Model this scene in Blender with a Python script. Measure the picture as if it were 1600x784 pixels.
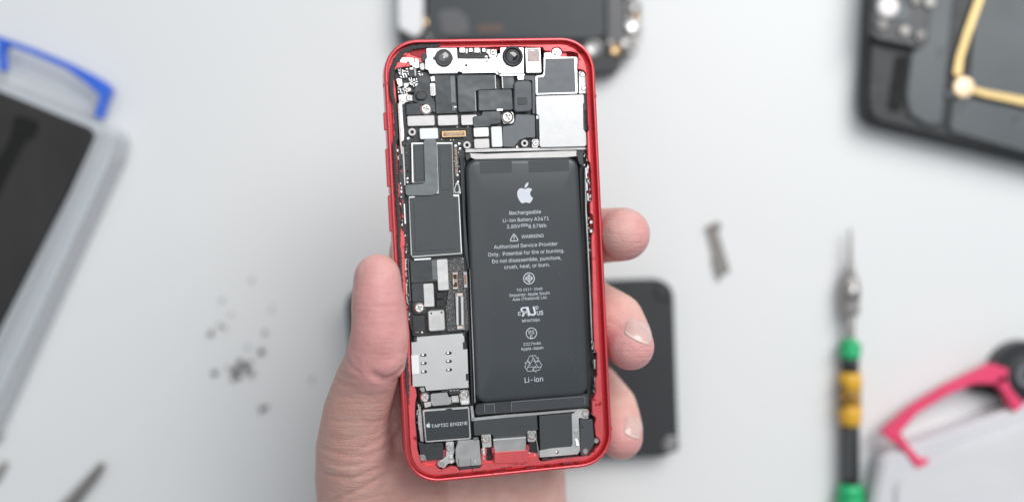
import bpy, bmesh, math, random, os
import numpy as np
from mathutils import Vector, Matrix
from mathutils.bvhtree import BVHTree

for o in list(bpy.data.objects):
    bpy.data.objects.remove(o)
scene = bpy.context.scene
C = scene.collection
MM = 0.001
F_PX = 1600 * 35 / 36.0
CAM_Z = 400.0

# ------------------------------------------------------------------ camera
cd = bpy.data.cameras.new('camera')
cam = bpy.data.objects.new('camera', cd)
C.objects.link(cam)
cam.location = (0, 0, CAM_Z * MM)
cd.lens = 35
cd.sensor_width = 36
cd.clip_start = 0.01
cd.clip_end = 50
cd.dof.use_dof = True
cd.dof.focus_distance = 0.3005
cd.dof.aperture_fstop = 2.6
cd.dof.aperture_blades = 0
scene.camera = cam

# ------------------------------------------------------------------ world, lamps, exposure
w = bpy.data.worlds.new('World')
scene.world = w
w.use_nodes = True
bg = w.node_tree.nodes['Background']
bg.inputs['Color'].default_value = (0.86, 0.93, 1.0, 1)
bg.inputs['Strength'].default_value = 0.33


def area(name, loc, target, size, power, col, sy=None):
    ld = bpy.data.lights.new(name, 'AREA')
    ld.shape = 'RECTANGLE'
    ld.size = size
    ld.size_y = sy or size
    ld.energy = power
    ld.color = col
    o = bpy.data.objects.new(name, ld)
    C.objects.link(o)
    o.location = loc
    d = Vector(target) - Vector(loc)
    o.rotation_euler = d.to_track_quat('-Z', 'Y').to_euler()
    return o


area('window_light', (0.52, 0.62, 0.88), (0.05, 0.05, 0.05), 0.7, 13.5, (1.0, 0.985, 0.97), 0.75)
area('ceiling_light', (0.0, 0.25, 1.5), (0, 0, 0.05), 1.2, 6.5, (0.93, 0.97, 1.0))

scene.view_settings.view_transform = 'Standard'
scene.view_settings.look = 'None'
scene.view_settings.gamma = 1
scene.view_settings.exposure = -0.12
scene.render.engine = 'CYCLES'
scene.cycles.use_denoising = True
scene.cycles.max_bounces = 8
scene.render.film_transparent = False

# ------------------------------------------------------------------ geometry of the picture: where a pixel's ray meets a real plane
RP = np.array([[0.97926732, -0.04998931, 0.19630736],
               [0.05503951, 0.99827674, -0.02035191],
               [-0.1949517, 0.03073462, 0.98033118]])
TP = np.array([-3.24293021, -2.12109343, CAM_Z - 299.578386])
CAMP = np.array([0, 0, CAM_Z])


def ray(px, py):
    return np.array([(px - 800) / F_PX, (392 - py) / F_PX, -1.0])


def P(px, py, z=0.0):
    """point of the room (mm) at height z above the table"""
    r = ray(px, py)
    return tuple(CAMP + r * (CAM_Z - z))


def L(px, py, z=0.0):
    """point in the phone's own frame (mm), z below its rim"""
    o = RP.T @ (CAMP - TP)
    d = RP.T @ ray(px, py)
    s = (z - o[2]) / d[2]
    q = o + s * d
    return (q[0], q[1])


rng = random.Random(7)

# ------------------------------------------------------------------ materials
MATS = {}
# sheets that are not quite flat: depth of their slow waves
WAVY = {'flex_film': .0007, 'flex_film_pale': .0007, 'flex_folded': .0008, 'nickel_silver': .0003, 'dull_steel': .0003, 'pale_shield': .0002,
        'graphite_sheet_pale': .0002, 'black_satin': .0004, 'module_cover': .0004}


def mat(name, col, metal=0.0, rough=0.5, var=0.08, vscale=900, bump=0.0, bscale=2500, bdist=0.00005, coat=0.0, sss=0.0,
        trans=0.0, spec=0.5, speck=None, stretch=None, rvar=0.12, alpha=None, dust=0.0):
    if name in MATS:
        return MATS[name]
    m = bpy.data.materials.new(name)
    m.use_nodes = True
    nt = m.node_tree
    b = nt.nodes['Principled BSDF']
    tc = nt.nodes.new('ShaderNodeTexCoord')
    mp = nt.nodes.new('ShaderNodeMapping')
    nt.links.new(tc.outputs['Object'], mp.inputs['Vector'])
    if stretch:
        mp.inputs['Scale'].default_value = stretch
    n = nt.nodes.new('ShaderNodeTexNoise')
    n.inputs['Scale'].default_value = vscale
    n.inputs['Detail'].default_value = 5
    nt.links.new(mp.outputs['Vector'], n.inputs['Vector'])
    mx = nt.nodes.new('ShaderNodeMix')
    mx.data_type = 'RGBA'
    c0 = [max(0, c * (1 - var)) for c in col]
    c1 = [min(1, c * (1 + var)) for c in col]
    mx.inputs[6].default_value = (*c0, 1)
    mx.inputs[7].default_value = (*c1, 1)
    nt.links.new(n.outputs['Fac'], mx.inputs[0])
    out = mx.outputs[2]
    if speck:
        sc, thr, scol = speck
        v = nt.nodes.new('ShaderNodeTexNoise')
        v.inputs['Scale'].default_value = sc
        v.inputs['Detail'].default_value = 2
        nt.links.new(tc.outputs['Object'], v.inputs['Vector'])
        rp = nt.nodes.new('ShaderNodeValToRGB')
        rp.color_ramp.elements[0].position = thr
        rp.color_ramp.elements[1].position = min(1, thr + 0.06)
        nt.links.new(v.outputs['Fac'], rp.inputs['Fac'])
        m2 = nt.nodes.new('ShaderNodeMix')
        m2.data_type = 'RGBA'
        m2.inputs[7].default_value = (*scol, 1)
        nt.links.new(rp.outputs['Color'], m2.inputs[0])
        nt.links.new(out, m2.inputs[6])
        out = m2.outputs[2]
    nt.links.new(out, b.inputs['Base Color'])
    b.inputs['Metallic'].default_value = metal
    b.inputs['Specular IOR Level'].default_value = spec
    mr = nt.nodes.new('ShaderNodeMapRange')
    mr.inputs['To Min'].default_value = max(0.02, rough - rvar)
    mr.inputs['To Max'].default_value = min(1, rough + rvar)
    n2 = nt.nodes.new('ShaderNodeTexNoise')
    n2.inputs['Scale'].default_value = vscale * 0.35
    n2.inputs['Detail'].default_value = 4
    nt.links.new(mp.outputs['Vector'], n2.inputs['Vector'])
    nt.links.new(n2.outputs['Fac'], mr.inputs['Value'])
    nt.links.new(mr.outputs['Result'], b.inputs['Roughness'])
    if coat:
        b.inputs['Coat Weight'].default_value = coat
    if trans:
        b.inputs['Transmission Weight'].default_value = trans
    if sss:
        b.inputs['Subsurface Weight'].default_value = sss
        b.inputs['Subsurface Scale'].default_value = 0.002
    if alpha is not None:
        b.inputs['Alpha'].default_value = alpha
    if bump:
        n3 = nt.nodes.new('ShaderNodeTexNoise')
        n3.inputs['Scale'].default_value = bscale
        n3.inputs['Detail'].default_value = 4
        nt.links.new(mp.outputs['Vector'], n3.inputs['Vector'])
        bp = nt.nodes.new('ShaderNodeBump')
        bp.inputs['Strength'].default_value = bump
        bp.inputs['Distance'].default_value = bdist
        nt.links.new(n3.outputs['Fac'], bp.inputs['Height'])
        nt.links.new(bp.outputs['Normal'], b.inputs['Normal'])
        if name in WAVY:
            n4 = nt.nodes.new('ShaderNodeTexNoise')
            n4.inputs['Scale'].default_value = 110
            n4.inputs['Detail'].default_value = 2
            nt.links.new(tc.outputs['Object'], n4.inputs['Vector'])
            b4 = nt.nodes.new('ShaderNodeBump')
            b4.inputs['Strength'].default_value = 1.0
            b4.inputs['Distance'].default_value = WAVY[name]
            nt.links.new(n4.outputs['Fac'], b4.inputs['Height'])
            nt.links.new(bp.outputs['Normal'], b4.inputs['Normal'])
            nt.links.new(b4.outputs['Normal'], b.inputs['Normal'])
    MATS[name] = m
    return m


RED = mat('red_anodised', (0.74, 0.11, 0.125), 0.75, 0.28, 0.05, 500, 0.15, 9000, 0.00001)
REDM = mat('red_milled', (0.72, 0.115, 0.125), 0.55, 0.38, 0.12, 400, 0.35, 4000, 0.00003, speck=(350, 0.66, (0.35, 0.02, 0.03)))
REDD = mat('red_recess_shade', (0.30, 0.010, 0.018), 0.3, 0.5, 0.2, 600, 0.3)  # darker copy of the red, shade of recesses put into the colour
SIL = mat('nickel_silver', (0.62, 0.61, 0.60), 0.85, 0.42, 0.05, 500, 0.25, 6000, 0.00001)
SILB = mat('bright_steel', (0.90, 0.90, 0.89), 0.85, 0.34, 0.03, 300, 0.1, 5000, 0.00001, rvar=.05)
SILD = mat('dull_steel', (0.46, 0.455, 0.45), 0.85, 0.40, 0.10, 500, 0.3, 5000, 0.00001)
CHR = mat('polished_steel', (0.90, 0.87, 0.83), 1.0, 0.27, 0.1, 900, 0.3, 3000, 0.00002)
GOLD = mat('gold_plate', (0.72, 0.50, 0.28), 0.9, 0.32, 0.1, 1500)
SHW = mat('pale_shield', (0.56, 0.54, 0.535), 0.55, 0.5, 0.04, 500, 0.2, 6000, 0.00001)
FLEX = mat('flex_film', (0.044, 0.049, 0.053), 0.0, 0.38, 0.12, 350, 0.25, 900, 0.00008, stretch=(1, 0.12, 1))
FLEXL = mat('flex_film_pale', (0.15, 0.165, 0.17), 0.1, 0.4, 0.1, 350, 0.2, 900, 0.00006, stretch=(1, 0.12, 1))
GRAPH = mat('graphite_sheet', (0.060, 0.067, 0.072), 0.1, 0.55, 0.06, 900, 0.3, 5000, 0.00002)
GRAPHL = mat('graphite_sheet_pale', (0.135, 0.145, 0.155), 0.2, 0.5, 0.08, 1500, 0.3, 7000, 0.00002)
GROOVE = mat('sheet_seam', (0.035, 0.038, 0.042), 0.0, 0.6)
BLK = mat('black_plastic', (0.016, 0.017, 0.019), 0.0, 0.45, 0.3, 700, 0.3, 2500, 0.00005)
BLKS = mat('black_satin', (0.032, 0.035, 0.038), 0.0, 0.42, 0.15, 500, 0.2, 2500, 0.00003)
PCB = mat('black_circuit_board', (0.020, 0.020, 0.021), 0.1, 0.4, 0.3, 1200, 0.5, 2500, 0.0001, speck=(3800, 0.60, (0.16, 0.16, 0.16)))
GRIT = mat('gritty_resin', (0.055, 0.055, 0.056), 0.1, 0.35, 0.5, 2500, 0.9, 2600, 0.0002, speck=(3000, 0.58, (0.30, 0.30, 0.30)))
BAT = mat('battery_wrap', (0.043, 0.049, 0.054), 0.0, 0.36, 0.04, 120, 0.12, 1400, 0.00003, speck=(420, 0.795, (0.3, 0.3, 0.3)))
BATD = mat('battery_tape', (0.038, 0.043, 0.047), 0.0, 0.45, 0.05, 300)
INK = mat('pale_grey_ink', (0.62, 0.65, 0.70), 0.0, 0.55, 0.04, 600)
ADH = mat('adhesive_residue', (0.050, 0.055, 0.056), 0.0, 0.8, 0.5, 1800, 1.0, 2500, 0.0003)
ADHR = mat('adhesive_smear', (0.20, 0.020, 0.03), 0.0, 0.7, 0.5, 1500, 0.8, 2500, 0.0002)
WHT = mat('white_label', (0.80, 0.81, 0.82), 0.0, 0.5, 0.02, 600)
GLASS = mat('lens_glass', (0.010, 0.011, 0.013), 0.0, 0.05, 0.1, 500, coat=1.0, rvar=0.02)
LENSG = mat('lens_grey', (0.13, 0.135, 0.14), 0.0, 0.25, 0.1, 500, coat=0.5)
PINK = mat('sensor_window', (0.42, 0.33, 0.31), 0.1, 0.35, 0.3, 1500, coat=0.5)

# ------------------------------------------------------------------ mesh helpers


def tag(o, label=None, cat=None, group=None, kind=None):
    if label:
        o['label'] = label
    if cat:
        o['category'] = cat
    if group:
        o['group'] = group
    if kind:
        o['kind'] = kind
    return o


def link(name, me, m, parent=None, smooth=False, kind=None, label=None):
    me.materials.clear()
    for k in (m if isinstance(m, (list, tuple)) else [m]):
        me.materials.append(k)
    if smooth:
        for p in me.polygons:
            p.use_smooth = True
    o = bpy.data.objects.new(name, me)
    C.objects.link(o)
    if parent is not None:
        o.parent = parent
    if kind:
        o['kind'] = kind
    if label:
        o['label'] = label
    return o


class MB:
    def __init__(s):
        s.v = []
        s.f = []

    def add(s, vs, fs):
        n = len(s.v)
        s.v += [tuple(v) for v in vs]
        s.f += [tuple(i + n for i in f) for f in fs]

    def box(s, x0, y0, z0, x1, y1, z1, ang=0.0, c=None):
        vs = [(x, y, z) for z in (z0, z1) for (x, y) in ((x0, y0), (x1, y0), (x1, y1), (x0, y1))]
        if ang:
            cx, cy = c or ((x0 + x1) / 2, (y0 + y1) / 2)
            ca, sa = math.cos(ang), math.sin(ang)
            vs = [(cx + (x - cx) * ca - (y - cy) * sa, cy + (x - cx) * sa + (y - cy) * ca, z) for x, y, z in vs]
        s.add(vs, [(3, 2, 1, 0), (4, 5, 6, 7), (0, 1, 5, 4), (1, 2, 6, 5), (2, 3, 7, 6), (3, 0, 4, 7)])

    def tube(s, p0, p1, r0, r1=None, n=16, caps=True):
        r1 = r0 if r1 is None else r1
        p0 = np.array(p0, float)
        p1 = np.array(p1, float)
        d = p1 - p0
        d = d / np.linalg.norm(d)
        u = np.cross(d, (0, 0, 1) if abs(d[2]) < 0.9 else (1, 0, 0))
        u /= np.linalg.norm(u)
        v = np.cross(d, u)
        vs = []
        for p, r in ((p0, r0), (p1, r1)):
            for k in range(n):
                a = 2 * math.pi * k / n
                vs.append(p + r * (math.cos(a) * u + math.sin(a) * v))
        fs = [(k, (k + 1) % n, n + (k + 1) % n, n + k) for k in range(n)]
        if caps:
            fs += [tuple(range(n))[::-1], tuple(range(n, 2 * n))]
        s.add(vs, fs)

    def lathe(s, c, prof, n=32, axis='z'):
        """prof: list of (r, h) from axis outward, c centre"""
        vs = []
        fs = []
        for (r, h) in prof:
            for k in range(n):
                a = 2 * math.pi * k / n
                vs.append((c[0] + r * math.cos(a), c[1] + r * math.sin(a), c[2] + h))
        for i in range(len(prof) - 1):
            for k in range(n):
                fs.append((i * n + k, (i + 1) * n + k, (i + 1) * n + (k + 1) % n, i * n + (k + 1) % n))
        s.add(vs, fs)

    def build(s, name, m, parent=None, smooth=False, **kw):
        me = bpy.data.meshes.new(name)
        me.from_pydata([(a * MM, b * MM, c * MM) for a, b, c in s.v], [], s.f)
        me.update()
        bm = bmesh.new()
        bm.from_mesh(me)
        bmesh.ops.recalc_face_normals(bm, faces=bm.faces)
        bm.to_mesh(me)
        bm.free()
        o = link(name, me, m, parent, smooth, **kw)
        if smooth:
            try:
                me.shade_smooth() if False else None
            except Exception:
                pass
        return o


def area2(p):
    return 0.5 * sum(p[i][0] * p[(i + 1) % len(p)][1] - p[(i + 1) % len(p)][0] * p[i][1] for i in range(len(p)))


def rounded(pts, r, n=4):
    if area2(pts) < 0:
        pts = pts[::-1]
    if r <= 0:
        return list(pts)
    out = []
    N = len(pts)
    for i in range(N):
        a, b, c = (np.array(pts[k % N], float) for k in (i - 1, i, i + 1))
        u = a - b
        v = c - b
        lu, lv = np.linalg.norm(u), np.linalg.norm(v)
        if lu < 1e-6 or lv < 1e-6:
            continue
        u /= lu
        v /= lv
        ang = math.acos(max(-1, min(1, float(u @ v))))
        if ang > 3.0 or ang < 0.05:
            out.append(tuple(b))
            continue
        t = min(r / math.tan(ang / 2), lu * 0.45, lv * 0.45)
        p0, p1 = b + u * t, b + v * t
        for k in range(n + 1):
            s = k / n
            q = (1 - s) ** 2 * p0 + 2 * s * (1 - s) * (b * 0.75 + 0.25 * (p0 + p1) / 2) + s * s * p1
            out.append(tuple(q))
    return out


def inset(pts, d):
    """move each vertex inwards (ccw polygon) by d"""
    N = len(pts)
    out = []
    for i in range(N):
        a, b, c = (np.array(pts[k % N], float) for k in (i - 1, i, i + 1))
        e1 = b - a
        e2 = c - b
        e1 /= max(1e-9, np.linalg.norm(e1))
        e2 /= max(1e-9, np.linalg.norm(e2))
        n = np.array([-e1[1] - e2[1], e1[0] + e2[0]])
        ln = np.linalg.norm(n)
        if ln < 1e-6:
            n = np.array([-e1[1], e1[0]])
            ln = 1
        n /= ln
        k = 1 / max(0.5, abs(n @ np.array([-e1[1], e1[0]])))
        out.append(tuple(b + n * d * k))
    return out


def solid(name, pts, z, th, m, parent, r=0.3, bev=0.08, n=4, dome=0.0, **kw):
    """pts in the owner's frame (mm); top face at z, th thick, chamfered, rounded corners"""
    p = rounded(pts, r, n)
    mb = MB()
    N = len(p)
    rings = [(p, z - th), (p, z - bev), (inset(p, bev), z)]
    if dome:
        base = pts if area2(pts) > 0 else pts[::-1]

        def ins(d):
            return rounded(inset(base, d), max(.25, r - d), n)
        rings = [(p, z - th), (p, z - dome * 0.9), (ins(dome * 0.12), z - dome * 0.6), (ins(dome * 0.4), z - dome * 0.28),
                 (ins(dome * 0.85), z - dome * 0.08), (ins(dome * 1.4), z)]
    vs = []
    for q, zz in rings:
        vs += [(x, y, zz) for x, y in q]
    fs = []
    for i in range(len(rings) - 1):
        for k in range(N):
            fs.append((i * N + k, i * N + (k + 1) % N, (i + 1) * N + (k + 1) % N, (i + 1) * N + k))
    if dome:
        top = vs[(len(rings) - 1) * N:]
        cx, cy = sum(v[0] for v in top) / N, sum(v[1] for v in top) / N
        for q in (.7, .35):
            vs += [(cx + (v[0] - cx) * q, cy + (v[1] - cy) * q, z) for v in top]
        vs.append((cx, cy, z))
        b0 = (len(rings) - 1) * N
        for i in range(2):
            for k in range(N):
                fs.append((b0 + i * N + k, b0 + i * N + (k + 1) % N, b0 + (i + 1) * N + (k + 1) % N, b0 + (i + 1) * N + k))
        for k in range(N):
            fs.append((b0 + 2 * N + k, b0 + 2 * N + (k + 1) % N, len(vs) - 1))
    else:
        fs.append(tuple(range((len(rings) - 1) * N, len(rings) * N)))
    fs.append(tuple(range(N))[::-1])
    mb.add(vs, fs)
    o = mb.build(name, m, parent, **kw)
    if dome:
        for f in o.data.polygons:
            f.use_smooth = len(f.vertices) <= 4
    return o


def pl(name, px, z, th, m, parent, **kw):
    """a plate whose outline is given as pixels that meet the phone's plane at z"""
    return solid(name, [L(x, y, z) for x, y in px], z, th, m, parent, **kw)


def rc(name, x0, y0, x1, y1, z, th, m, parent, da=0.0, **kw):
    """a plate square with the phone"""
    cx, cy = L((x0 + x1) / 2, (y0 + y1) / 2, z)
    a = L(x0, (y0 + y1) / 2, z)
    b = L(x1, (y0 + y1) / 2, z)
    c = L((x0 + x1) / 2, y0, z)
    d = L((x0 + x1) / 2, y1, z)
    wd = math.dist(a, b) / 2
    hd = math.dist(c, d) / 2
    ca, sa = math.cos(da), math.sin(da)
    pts = [(cx + u * wd * ca - v * hd * sa, cy + u * wd * sa + v * hd * ca) for u, v in ((-1, -1), (1, -1), (1, 1), (-1, 1))]
    return solid(name, pts, z, th, m, parent, **kw)


def holed(name, outer, holes, z, th, m, parent, bev=0.08, inner_bev=None, back=True, **kw):
    """a plate with holes; the chamfer runs round outside and holes"""
    ib = bev if inner_bev is None else inner_bev
    bm = bmesh.new()

    def ring(pts, zz):
        return [bm.verts.new((x * MM, y * MM, zz * MM)) for x, y in pts]

    def strip(a, b):
        N = len(a)
        for k in range(N):
            bm.faces.new((a[k], a[(k + 1) % N], b[(k + 1) % N], b[k]))

    if area2(outer) < 0:
        outer = outer[::-1]
    top_edges = []
    o2 = ring(inset(outer, bev), z)
    o1 = ring(outer, z - bev)
    o0 = ring(outer, z - th)
    strip(o0, o1)
    strip(o1, o2)
    N = len(o2)
    bot_edges = []
    top_edges += [bm.edges.get((o2[k], o2[(k + 1) % N])) for k in range(N)]
    bot_edges += [bm.edges.get((o0[k], o0[(k + 1) % N])) for k in range(N)]
    for h in holes:
        if area2(h) < 0:
            h = h[::-1]
        h2 = ring(inset(h, -ib), z)
        h1 = ring(h, z - ib)
        h0 = ring(h, z - th)
        strip(h0, h1)
        strip(h1, h2)
        N = len(h2)
        top_edges += [bm.edges.get((h2[k], h2[(k + 1) % N])) for k in range(N)]
        bot_edges += [bm.edges.get((h0[k], h0[(k + 1) % N])) for k in range(N)]
    bmesh.ops.triangle_fill(bm, use_beauty=True, use_dissolve=False, edges=top_edges)
    if back:
        bmesh.ops.triangle_fill(bm, use_beauty=True, use_dissolve=False, edges=bot_edges)
    bmesh.ops.recalc_face_normals(bm, faces=bm.faces)
    me = bpy.data.meshes.new(name)
    bm.to_mesh(me)
    bm.free()
    return link(name, me, m, parent, **kw)


def circ(cx, cy, r, n=24):
    return [(cx + r * math.cos(2 * math.pi * k / n), cy + r * math.sin(2 * math.pi * k / n)) for k in range(n)]


def cross_pts(cx, cy, a, wd, ang):
    base = [(a, -wd), (a, wd), (wd, wd), (wd, a), (-wd, a), (-wd, wd), (-a, wd), (-a, -wd), (-wd, -wd), (-wd, -a), (wd, -a), (wd, -wd)]
    ca, sa = math.cos(ang), math.sin(ang)
    return [(cx + x * ca - y * sa, cy + x * sa + y * ca) for x, y in base]


def screw(px, py, rpx, z, parent, m=None, m2=None, name='screw', cross=True, loc=None, r=None):
    m = m or CHR
    cx, cy = loc or L(px, py, z)
    r = r or rpx / 5.2
    ang = rng.uniform(0, 1.5)
    head = holed(name, circ(cx, cy, r), [cross_pts(cx, cy, r * 0.5, r * 0.13, ang)] if cross else [circ(cx, cy, r * 0.45, 16)], z, r * 0.6, m, parent,
                 bev=r * 0.3, inner_bev=r * 0.05)
    mb = MB()
    mb.lathe((cx, cy, z), [(0.001, -r * 0.30), (r * 0.7, -r * 0.30)], 16)
    mb.build('drive_recess', m2 or SILD, head)
    return head


# ------------------------------------------------------------------ fonts and lettering
def load_font():
    for base in (bpy.utils.system_resource('DATAFILES'), ):
        try:
            p = os.path.join(base, 'fonts', 'Inter.woff2')
            if os.path.exists(p):
                return bpy.data.fonts.load(p)
        except Exception:
            pass
    return None


FONT = load_font()


def text_mesh(s, bold=0.0, spacing=1.0):
    cu = bpy.data.curves.new('lettering', 'FONT')
    cu.body = s
    if FONT:
        cu.font = FONT
    cu.size = 1.0
    cu.offset = bold
    cu.extrude = 0.012
    cu.resolution_u = 3
    cu.space_character = spacing
    o = bpy.data.objects.new('lettering', cu)
    C.objects.link(o)
    dg = bpy.context.evaluated_depsgraph_get()
    dg.update()
    me = bpy.data.meshes.new_from_object(o.evaluated_get(dg))
    bpy.data.objects.remove(o)
    v = np.array([x.co[:] for x in me.vertices])
    f = [tuple(p.vertices) for p in me.polygons]
    bpy.data.meshes.remove(me)
    return v, f


def text_line(name, s, x0, x1, cy, z, parent, m=None, bold=0.006, hpx=None, spacing=1.0, mirror=False, shear=0.0):
    """lettering between pixels x0 and x1, centred on pixel row cy"""
    v, f = text_mesh(s, bold, spacing)
    lo, hi = v.min(0), v.max(0)
    cx, cyy = L((x0 + x1) / 2, cy, z)
    a, b = L(x0, cy, z), L(x1, cy, z)
    sc = math.dist(a, b) / (hi[0] - lo[0])
    capmid = 0.36
    q = v.copy()
    q[:, 0] = (v[:, 0] - (lo[0] + hi[0]) / 2) * sc
    sy = sc
    if hpx:
        sy = (hpx / 5.2) / (hi[1] - lo[1])
        capmid = (hi[1] + lo[1]) / 2
    q[:, 1] = (v[:, 1] - capmid) * sy
    if mirror:
        q[:, 0] *= -1
    q[:, 0] += q[:, 1] * shear
    q[:, 0] += cx
    q[:, 1] += cyy
    q[:, 2] = z + (v[:, 2] - lo[2]) / max(1e-6, hi[2] - lo[2]) * 0.03 + 0.012
    mb = MB()
    mb.add(q, f)
    return mb.build(name, m or INK, parent)


def stroke_add(mb, pts, wd, z, h=0.03, closed=False):
    """a flat ribbon along pts (mm)"""
    P_ = [np.array(p, float) for p in pts]
    N = len(P_)
    Lf, Rt = [], []
    for i in range(N):
        a = P_[i - 1] if (i > 0 or closed) else P_[i]
        c = P_[(i + 1) % N] if (i < N - 1 or closed) else P_[i]
        b = P_[i]
        e1 = b - a
        e2 = c - b
        n1 = np.array([-e1[1], e1[0]])
        n2 = np.array([-e2[1], e2[0]])
        if np.linalg.norm(n1) > 1e-9:
            n1 /= np.linalg.norm(n1)
        else:
            n1 = n2 / np.linalg.norm(n2)
        if np.linalg.norm(n2) > 1e-9:
            n2 /= np.linalg.norm(n2)
        else:
            n2 = n1
        n = n1 + n2
        n /= max(1e-6, np.linalg.norm(n))
        k = 1 / max(0.45, n @ n1)
        Lf.append(b + n * wd / 2 * k)
        Rt.append(b - n * wd / 2 * k)
    vs = [(*p, z + h) for p in Lf] + [(*p, z + h) for p in Rt] + [(*p, z) for p in Lf] + [(*p, z) for p in Rt]
    fs = []
    for i in range(N if closed else N - 1):
        j = (i + 1) % N
        fs += [(i, N + i, N + j, j), (i, j, 2 * N + j, 2 * N + i), (N + i, 3 * N + i, 3 * N + j, N + j)]
    mb.add(vs, fs)


def poly_add(mb, pts, z, h=0.03):
    N = len(pts)
    if area2(pts) < 0:
        pts = pts[::-1]
    vs = [(x, y, z) for x, y in pts] + [(x, y, z + h) for x, y in pts]
    fs = [tuple(range(N, 2 * N))] + [(k, (k + 1) % N, N + (k + 1) % N, N + k) for k in range(N)]
    mb.add(vs, fs)


FRUIT = [(50, 7), (42, 3), (33, 0), (22, 0), (12, 4), (4, 14), (0, 28), (0, 42), (3, 56), (9, 70), (16, 82), (23, 90), (29, 93), (36, 92), (43, 89),
         (51, 88), (58, 89), (66, 92), (74, 94), (81, 90), (88, 81), (94, 71), (98, 62), (90, 57), (84, 49), (81, 39), (82, 28), (88, 18), (95, 12),
         (89, 5), (80, 1), (70, 0), (60, 3)]
LEAF = [(48, -2), (49, -12), (54, -22), (62, -30), (73, -35), (73, -25), (69, -15), (61, -6), (53, -2)]


def fruit_logo(cx, cy, wpx, z, parent):
    ox, oy = L(cx, cy, z)
    k = wpx / 5.2 / 98
    mb = MB()
    for poly in (FRUIT, LEAF):
        poly_add(mb, [(ox + (x - 49) * k, oy - (y - 30) * k) for x, y in poly], z + 0.012)
    return mb.build('printed_logo', INK, parent)


# ------------------------------------------------------------------ table
def make_table():
    me = bpy.data.meshes.new('table_top')
    s = 1.6
    me.from_pydata([(-s, -s, 0), (s, -s, 0), (s, s, 0), (-s, s, 0), (-s, -s, -.03), (s, -s, -.03), (s, s, -.03), (-s, s, -.03)], [],
                   [(0, 1, 2, 3), (7, 6, 5, 4), (0, 4, 5, 1), (1, 5, 6, 2), (2, 6, 7, 3), (3, 7, 4, 0)])
    m = mat('white_laminate', (0.735, 0.747, 0.748), 0.0, 0.45, 0.015, 12, 0.05, 800, 0.00002)
    tag(link('table_top', me, m), kind='structure')


make_table()

# ------------------------------------------------------------------ smartphone
phone = bpy.data.objects.new('smartphone', None)
phone.empty_display_size = 0.02
C.objects.link(phone)
tag(phone, 'open red smartphone without its screen, circuit boards and battery bare, held in the hand', 'smartphone')
M4 = Matrix([[*RP[0], TP[0] * MM], [*RP[1], TP[1] * MM], [*RP[2], TP[2] * MM], [0, 0, 0, 1]])
phone.matrix_world = M4
HW, HH, CR = 32.1, 65.75, 11.0


def outline(off, n=18):
    pts = []
    r = CR - off
    for (sx, sy, a0) in ((1, 1, 0), (-1, 1, 90), (-1, -1, 180), (1, -1, 270)):
        cx, cy = sx * (HW - CR), sy * (HH - CR)
        for k in range(n + 1):
            a = math.radians(a0 + 90 * k / n)
            c_, s_ = math.cos(a), math.sin(a)
            e = 2 / 2.22
            x = math.copysign(abs(c_)**e, c_)
            y = math.copysign(abs(s_)**e, s_)
            pts.append((cx + r * x, cy + r * y))
    return pts


# rim: one closed sweep
prof = [(0.35, -7.4), (0.0, -7.0), (0.0, -0.62), (0.10, -0.32), (0.34, -0.07), (0.58, 0.0), (0.80, -0.02), (0.96, -0.12), (1.04, -0.35), (1.08, -3.4), (2.9, -3.4), (2.9, -7.4)]
mb = MB()
rings = [outline(o) for o, z in prof]
N = len(rings[0])
vs = [(x, y, prof[i][1]) for i, rg in enumerate(rings) for x, y in rg]
fs = []
K = len(prof)
for i in range(K):
    j = (i + 1) % K
    for k in range(N):
        fs.append((i * N + k, j * N + k, j * N + (k + 1) % N, i * N + (k + 1) % N))
mb.add(vs, fs)
frame = mb.build('frame', RED, phone, smooth=True)
bm = bmesh.new()
bm.from_mesh(frame.data)
for e in bm.edges:
    if len(e.link_faces) == 2 and e.calc_face_angle() > 0.9:
        e.smooth = False
bm.to_mesh(frame.data)
bm.free()
solid('back_panel', outline(0.36, 10), -6.7, 0.75, mat('red_back_glass', (0.5, 0.02, 0.03), 0, 0.1, coat=1), phone, r=0)
solid('inner_floor', outline(2.8, 10), -5.6, 0.6, BLK, phone, r=0)

# side buttons on the left flank
for (y0, y1) in ((176.5, 203.5), (233, 292), (306, 362)):
    ya, yb = L(610, y0, -3.4)[1], L(610, y1, -3.4)[1]
    o = solid('side_button', [(-HW - 0.62, yb), (-HW + 0.3, yb), (-HW + 0.3, ya), (-HW - 0.62, ya)], -2.3, 2.3, RED, frame, r=0.15, bev=0.2)
o = solid('side_button', [(HW - 0.3, L(935, 330, -3.4)[1]), (HW + 0.35, L(935, 330, -3.4)[1]), (HW + 0.35, L(935, 240, -3.4)[1]), (HW - 0.3, L(935, 240, -3.4)[1])],
          -2.3, 2.3, RED, frame, r=0.15, bev=0.2)
# antenna bands let into the rim
for (bx, by, hz) in ((-1, 130, 0), (1, 150, 0), (1, 690 - 20, 0)):
    yy = L(620 if bx < 0 else 945, by, 0)[1]
    x0, x1 = (-HW - 0.02, -HW + 1.0) if bx < 0 else (HW - 1.0, HW + 0.02)
    mb = MB()
    mb.box(x0, yy - 0.5, -6.5, x1, yy + 0.5, 0.01)
    mb.build('antenna_band', mat('antenna_resin', (0.46, 0.03, 0.045), 0, 0.5), frame)

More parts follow.
